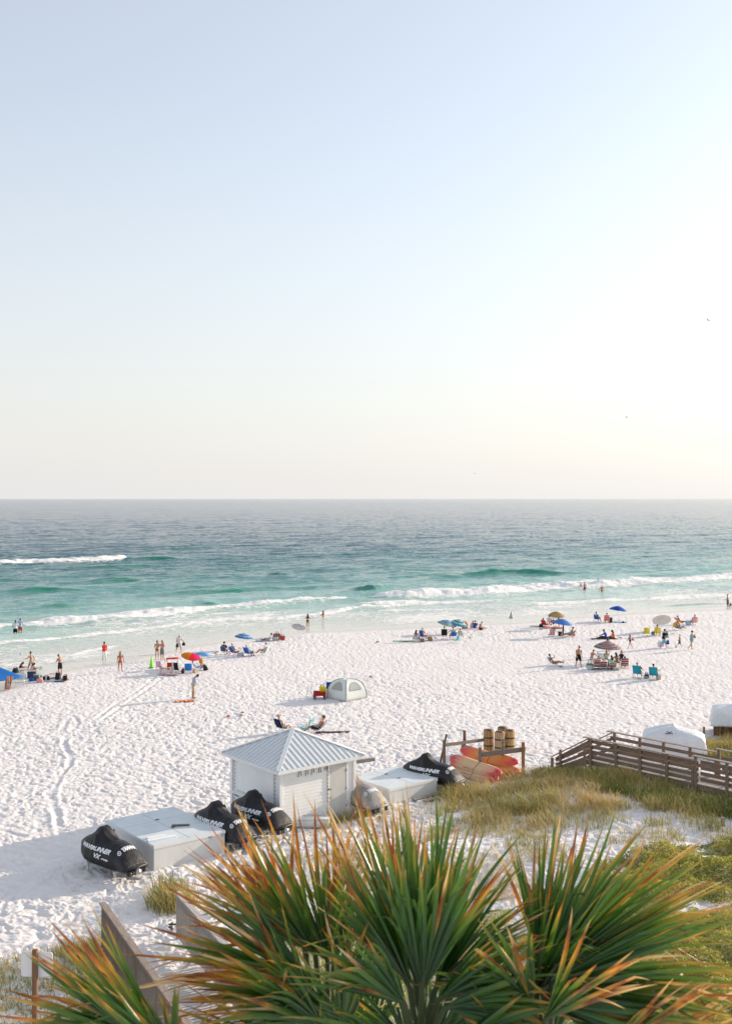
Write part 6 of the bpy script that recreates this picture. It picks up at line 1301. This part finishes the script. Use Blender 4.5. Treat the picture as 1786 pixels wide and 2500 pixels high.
o = blades('far_dune_grass', np.concatenate([poly_points([(1650,1848),(1690,1825),(1786,1808),(1900,1800),(1900,1870),(1786,1862)], 900, 9)]), 10, (.35, .8), .013, (.3, .85), .5, 8, .12); o['kind'] = 'stuff'
o = blades('dry_dune_grass', np.concatenate([poly_points([(-40,2345),(110,2330),(255,2305),(320,2400),(345,2500),(-40,2560)], 620, 11), poly_points([(150,2315),(245,2300),(300,2400),(220,2420)], 240, 12)]), 13, (.10, .36), .010, (.5, 1), .9, 7, .15); o['kind'] = 'stuff'
o = blades('shack_grass', np.concatenate([poly_points([(790,2010),(860,1990),(870,2000),(800,2022)], 40, 14), poly_points([(862,1985),(925,1960),(935,1985),(870,2000)], 60, 15)]), 16, (.15, .55), .010, (.3, .9), .6, 7, .10); o['kind'] = 'stuff'
o = blades('grass_tussock', np.concatenate([poly_points([(368,2215),(385,2170),(425,2165),(470,2190),(470,2225),(400,2238)], 120, 17)]), 18, (.3, .95), .012, (.1, .85), .85, 8, .17); tag(o, 'tall clump of green and straw grass beside the beach path', 'grass clump')
t_ = blades('grass_tussock', np.concatenate([poly_points([(250,2300),(262,2262),(280,2275),(285,2310)], 14, 19)]), 20, (.5, .9), .011, (.2, .8), .6, 8, .08); tag(t_, 'thin green grass tuft growing at the end post of the fence', 'grass clump')
# low evergreen ground cover on the dune at the lower right
def cover_leaves(name, poly, n, seed, mat):
    rng = np.random.default_rng(seed); p = poly_points(poly, n, seed); mound = fbm(p[:,0]*.55, p[:,1]*.55, seed+1, 3); keep = mound+.06*rng.normal(0, 1, n) > .30; p = p[keep]; mound = mound[keep]; n = len(p)
    fine = fbm(p[:,0]*2.2, p[:,1]*2.2, seed+2, 2); z = tz(p[:,0], p[:,1])+np.maximum(.03, (mound-.30)*1.0+(fine-.5)*.35)*rng.uniform(.45, 1.05, n); s = rng.uniform(.022, .05, n)
    a = rng.uniform(0, 2*np.pi, n); tl = rng.uniform(-.2, 1.1, n); u = np.stack([np.cos(a)*np.cos(tl), np.sin(a)*np.cos(tl), np.sin(tl)], -1); v = np.stack([-np.sin(a), np.cos(a), rng.uniform(-.4, .4, n)], -1)*.6; c = np.stack([p[:,0], p[:,1], z], -1); s = s[:, None]
    V = np.stack([c-u*s, c-v*s, c+u*s, c+v*s], 1).reshape(-1, 3); me = bpy.data.meshes.new(name); me.vertices.add(len(V)); me.vertices.foreach_set('co', V.reshape(-1)); me.loops.add(n*4); me.loops.foreach_set('vertex_index', np.arange(n*4, dtype=np.int32)); me.polygons.add(n); me.polygons.foreach_set('loop_start', np.arange(0, n*4, 4, dtype=np.int32)); me.update(calc_edges=True)
    tn = np.clip(rng.uniform(0, 1, n)*.7+.6*(fine-.3), 0, 1); at_ = me.attributes.new('tone', 'FLOAT', 'POINT'); at_.data.foreach_set('value', np.repeat(tn, 4).astype(np.float32)); me.materials.append(mat); o = bpy.data.objects.new(name, me); COL.objects.link(o); o['kind'] = 'stuff'; return o
COVERM = leafy('ground_cover_leaf', [(0, (.08, .12, .015)), (.30, (.32, .33, .04)), (1, (.72, .60, .13))], .3)
cover_leaves('ground_cover', [(1460,2115),(1620,2075),(1786,2050),(1990,2050),(1990,2560),(1100,2560),(1250,2330),(1400,2200)], 170000, 31, COVERM)
cover_leaves('ground_cover', [(640,2330),(900,2230),(1250,2230),(1250,2560),(560,2560)], 30000, 32, COVERM)

# ------------------------------------------------------------------ fan palms in front of the balcony
def leaf_mat(dead=0):
    m, n, l, b = nodes('palm_leaf'); uv = attr(n, 'along'); br = attr(n, 'age')
    k = math_(n, l, 'ADD', uv, math_(n, l, 'MULTIPLY', br, 1.0)); k = math_(n, l, 'ADD', k, math_(n, l, 'MULTIPLY', math_(n, l, 'SUBTRACT', noise(n, l, 5, 3, coord(n)), .5), .40))
    col = ramp(n, l, math_(n, l, 'DIVIDE', k, 2.0), [(0, (.012, .040, .008)), (.24, (.022, .085, .012)), (.42, (.075, .165, .018)), (.50, (.20, .20, .03)), (.55, (.46, .25, .03)), (.585, (.40, .14, .02)), (.64, (.20, .06, .016)), (.70, (.50, .29, .11)), (.80, (.70, .52, .29)), (1, (.52, .40, .26))])
    l.new(col, b.inputs['Base Color']); b.inputs['Roughness'].default_value = .26; b.inputs['Specular IOR Level'].default_value = .6
    tr = n.new('ShaderNodeBsdfTranslucent'); l.new(mix(n, l, 1.0, col, (1.7, 1.5, .8), 'MULTIPLY'), tr.inputs[0]); ms = n.new('ShaderNodeMixShader'); ms.inputs[0].default_value = .26; l.new(b.outputs[0], ms.inputs[1]); l.new(tr.outputs[0], ms.inputs[2]); l.new(ms.outputs[0], n['Material Output'].inputs[0]); return m
PALM = leaf_mat(); STALK = plain((.045, .065, .018), .75)
def frond(parent, crown, hub, d, nrm, L, spread, n, fold, droop, age, seed, wid=.0165):
    """one fan leaf: a stalk from the crown to the hub and n pleated blades fanned about direction d"""
    rnd = random.Random(seed); n = int(n*1.25); age = age*.85; d = d.normalized(); sdv = d.cross(nrm).normalized(); nrm = sdv.cross(d).normalized(); V = []; Fc = []; al = []; ag = []; T = [0, .12, .28, .45, .62, .78, .9, 1.0]; Wp = [.35, .62, .95, 1.0, .86, .60, .32, .02]
    for i in range(n):
        f = (i+.5)/n*2-1; th = R(spread)*f+rnd.gauss(0, .045); bd = (d*math.cos(th)+sdv*math.sin(th)+nrm*(fold*abs(math.sin(th))+rnd.gauss(0, .07))).normalized(); ll = L*(.70+.30*math.cos(th*.9))*rnd.uniform(.66, 1.10); a_ = min(1, max(0, age+rnd.gauss(0, .13)+(.5 if rnd.random() < .09 else 0)+.05*abs(f)))
        w = wid*rnd.uniform(.8, 1.15); cr = bd.cross(nrm); cr = cr.normalized() if cr.length > 1e-3 else sdv; un = cr.cross(bd).normalized(); tw = rnd.uniform(-.7, .7); cr2 = cr*math.cos(tw)+un*math.sin(tw); un2 = cr2.cross(bd); dr = droop*rnd.uniform(.4, 1.5)+(.35 if rnd.random() < .07 else 0); sway = rnd.uniform(-.16, .16); k0 = len(V); brk = rnd.random() < .16; kk = rnd.uniform(.45, .8); kd = rnd.uniform(.3, 1.2) if brk else 0; ks = rnd.uniform(-.8, .8)
        for t, wp in zip(T, Wp):
            c = hub+bd*(ll*t)+Vector((0, 0, -1))*(dr*ll*t**2.6+max(0, t-kk)*kd*ll)+cr*(sway*ll*t*t+max(0, t-kk)*kd*ks*ll); V += [c-cr2*w*wp+un2*w*wp*.55, c, c+cr2*w*wp+un2*w*wp*.55]; al += [t]*3; ag += [a_]*3
        for q in range(len(T)-1):
            for s in (0, 1): a = k0+q*3+s; Fc.append((a, a+1, a+4, a+3))
    me = bpy.data.meshes.new('frond'); me.from_pydata([tuple(v) for v in V], [], Fc)
    for nm, vals in (('along', al), ('age', ag)): x = me.attributes.new(nm, 'FLOAT', 'POINT'); x.data.foreach_set('value', vals)
    me.polygons.foreach_set('use_smooth', [True]*len(Fc)); me.materials.append(PALM); o = bpy.data.objects.new('frond', me); COL.objects.link(o); o.parent = parent
    b = MB(); mid = lerp(crown, hub, .5)+Vector((0, 0, .06)); b.tube([crown, mid, hub, hub+d*L*.22], [(.030, .018), (.024, .014), (.020, .012), (.006, .004)], 6); b.build('leaf_stalk', STALK, o); return o
def palm(label, px, py, Y, fans, seed, trunk=.15):
    root = Vector(((px-CX)*Y/F, Y, 0)); gz = float(tz(root.x, root.y)); crown_z = up_at(py, Y); t = thing('fan_palm', label, 'palm tree', (root.x, root.y, gz), 0, 'fan palms in front of the camera'); O = Vector(t.location); C = Vector((0, 0, crown_z-gz))
    rnd = random.Random(seed); b = MB(); hh = C.z; pts = []; rad = []
    for i in range(40):
        u = i/39; pts.append(Vector((.10*math.sin(u*2+seed), .08*math.sin(u*3), u*hh-.3*(1-u)))); rad.append(trunk*(1.25-.35*u+.06*math.sin(i*2.1)))
    off = pts[-1]-C
    pts = [p-off*(i/39) for i, p in enumerate(pts)]; b.tube(pts, rad, 14); b.build('trunk', wood((.20, .15, .11), sx=8, sy=8, sz=1.5), t)
    for k in range(14):      # old leaf bases on the upper trunk
        a = k*2.4; z = hh-.12-.10*k; b = MB(); b.tube([(trunk*.8*math.cos(a), trunk*.8*math.sin(a), z-.15), (trunk*1.35*math.cos(a), trunk*1.35*math.sin(a), z+.10), (trunk*1.7*math.cos(a), trunk*1.7*math.sin(a), z+.28)], [.05, .035, .02], 6); b.build('leaf_base', wood((.32, .22, .13), sx=8, sy=8, sz=2), t)
    for i, (hx, hy, dY, ang, tilt, Lp, spread, n, fold, age, droop) in enumerate(fans):
        Yh = Y+dY; hub = Vector(((hx-CX)*Yh/F, Yh, up_at(hy, Yh)))-O; L = Lp*Yh/F; a = R(ang); tl = R(tilt); d = Vector((math.cos(a)*math.cos(tl), math.sin(tl), math.sin(a)*math.cos(tl))); nr = Vector((-math.cos(a)*math.sin(tl), math.cos(tl), -math.sin(a)*math.sin(tl))); roll = R(((seed*37+i*53) % 70)-35)
        sv = d.cross(nr); nr = nr*math.cos(roll)+sv*math.sin(roll); frond(t, C, hub, d, nr, L, spread, n, fold, droop, age, seed*100+i)
    return t
# fan: hub x, hub y (photo px), depth offset, direction, lean away, blade length px, half spread, blades, fold, age, droop
palm('fan palm with browned leaf tips left of centre', 800, 2640, 7.3, [
 (800,2345,.25,116,14,370,40,26,.30,.36,.03), (770,2330,-.1,134,4,400,30,22,.3,.44,.04), (815,2350,.5,92,24,360,26,18,.35,.26,.03), (755,2390,-.2,150,-6,430,26,22,.3,.42,.07), (740,2300,.3,138,14,370,18,16,.3,.5,.04), (790,2450,-.35,162,-14,420,22,17,.3,.38,.09),
 (800,2480,-.5,174,-18,440,18,15,.25,.36,.10), (870,2450,-.2,84,0,290,30,16,.35,.20,.05), (780,2500,-.6,140,-22,330,36,18,.35,.26,.08), (830,2520,-.55,108,-16,300,40,20,.35,.18,.06),
 (720,2330,.4,116,30,360,20,15,.3,.66,.03), (690,2300,.1,126,20,320,18,13,.3,.74,.02), (860,2560,.7,118,14,260,34,16,.3,.08,.08), (800,2570,.5,150,6,330,24,14,.3,.12,.10), (700,2560,-.6,165,-6,330,16,12,.3,.40,.10), (900,2560,.6,80,14,260,36,16,.3,.06,.06), (850,2350,.7,100,34,300,24,14,.3,.36,.03), (720,2420,-.3,150,10,330,24,14,.3,.62,.06)], 1)
palm('tall green fan palm in the centre foreground', 1025, 2620, 6.5, [
 (1015,2400,.2,94,12,460,24,28,.3,.06,.02), (1000,2390,.5,106,20,470,20,22,.3,.22,.02), (1040,2390,.4,74,18,440,24,26,.3,.08,.02), (1030,2420,-.1,84,2,400,30,26,.35,.02,.03), (1000,2410,.1,124,8,380,24,20,.3,.12,.05),
 (1060,2420,.1,50,10,380,26,22,.3,.10,.07), (1070,2440,-.1,28,2,340,24,18,.3,.14,.12), (985,2450,-.3,142,-8,310,28,18,.3,.16,.09), (1085,2460,-.2,8,-6,340,22,16,.3,.22,.18), (1005,2340,.8,100,30,450,16,16,.25,.46,.02), (950,2360,.7,108,28,460,12,11,.25,.62,.02), (1000,2560,.8,128,14,280,34,16,.3,.04,.10), (1060,2560,.8,58,14,280,34,16,.3,.04,.10), (1050,2560,-.5,12,-14,330,20,11,.3,.18,.26), (990,2560,-.5,168,-14,310,20,11,.3,.15,.26), (1110,2560,-.3,22,-6,300,24,14,.3,.12,.16), (960,2570,-.4,155,-6,280,22,14,.3,.10,.14), (1180,2560,.5,80,4,260,36,18,.3,.14,.06)], 2)
palm('wide fan palm sweeping to the right foreground', 1330, 2620, 6.8, [
 (1310,2375,.3,62,14,390,28,26,.3,.14,.03), (1320,2375,.5,80,22,330,22,20,.3,.24,.03), (1318,2385,.1,44,6,460,24,26,.3,.12,.04), (1335,2385,-.1,29,-2,520,20,24,.3,.14,.06), (1345,2400,-.3,15,-8,540,18,22,.3,.20,.08),
 (1350,2420,-.4,1,-12,500,18,19,.3,.16,.11), (1350,2450,-.5,-12,-14,470,18,17,.3,.32,.14), (1310,2430,-.2,58,-10,320,34,22,.35,.06,.06), (1330,2490,-.7,48,-24,320,24,11,.3,.62,.06), (1295,2450,-.5,112,-12,250,28,15,.3,.12,.09), (1290,2460,-.3,152,-6,280,26,14,.3,.25,.14), (1490,2570,-.6,46,-10,320,20,9,.3,.70,.08), (1580,2590,-.4,30,-8,320,22,10,.3,.74,.10), (1345,2420,.5,22,20,530,14,16,.3,.26,.06), (1330,2365,.7,54,28,420,16,13,.25,.38,.03), (1340,2560,.7,70,12,280,34,16,.3,.06,.08), (1250,2570,.8,100,14,300,34,16,.3,.08,.06), (1420,2560,-.3,30,-8,330,24,14,.3,.20,.14), (1280,2570,-.4,125,-10,240,30,14,.3,.12,.10)], 3)
palm('low fan palm with bronze leaves in the bottom left corner', 430, 2720, 6.3, [
 (400,2570,.0,140,8,430,18,14,.3,.36,.05), (390,2560,.2,156,2,430,15,15,.3,.34,.06), (420,2580,-.2,127,10,420,9,5,.3,.40,.05), (390,2575,-.4,168,-8,430,12,13,.25,.30,.09), (430,2590,-.3,108,4,190,26,9,.3,.16,.08), (450,2600,-.1,40,4,220,24,7,.3,.20,.16), (410,2580,-.5,146,-14,300,26,17,.3,.10,.08), (380,2560,-.2,174,-4,420,9,9,.25,.22,.06), (340,2540,.1,150,4,330,18,12,.3,.24,.06)], 4)
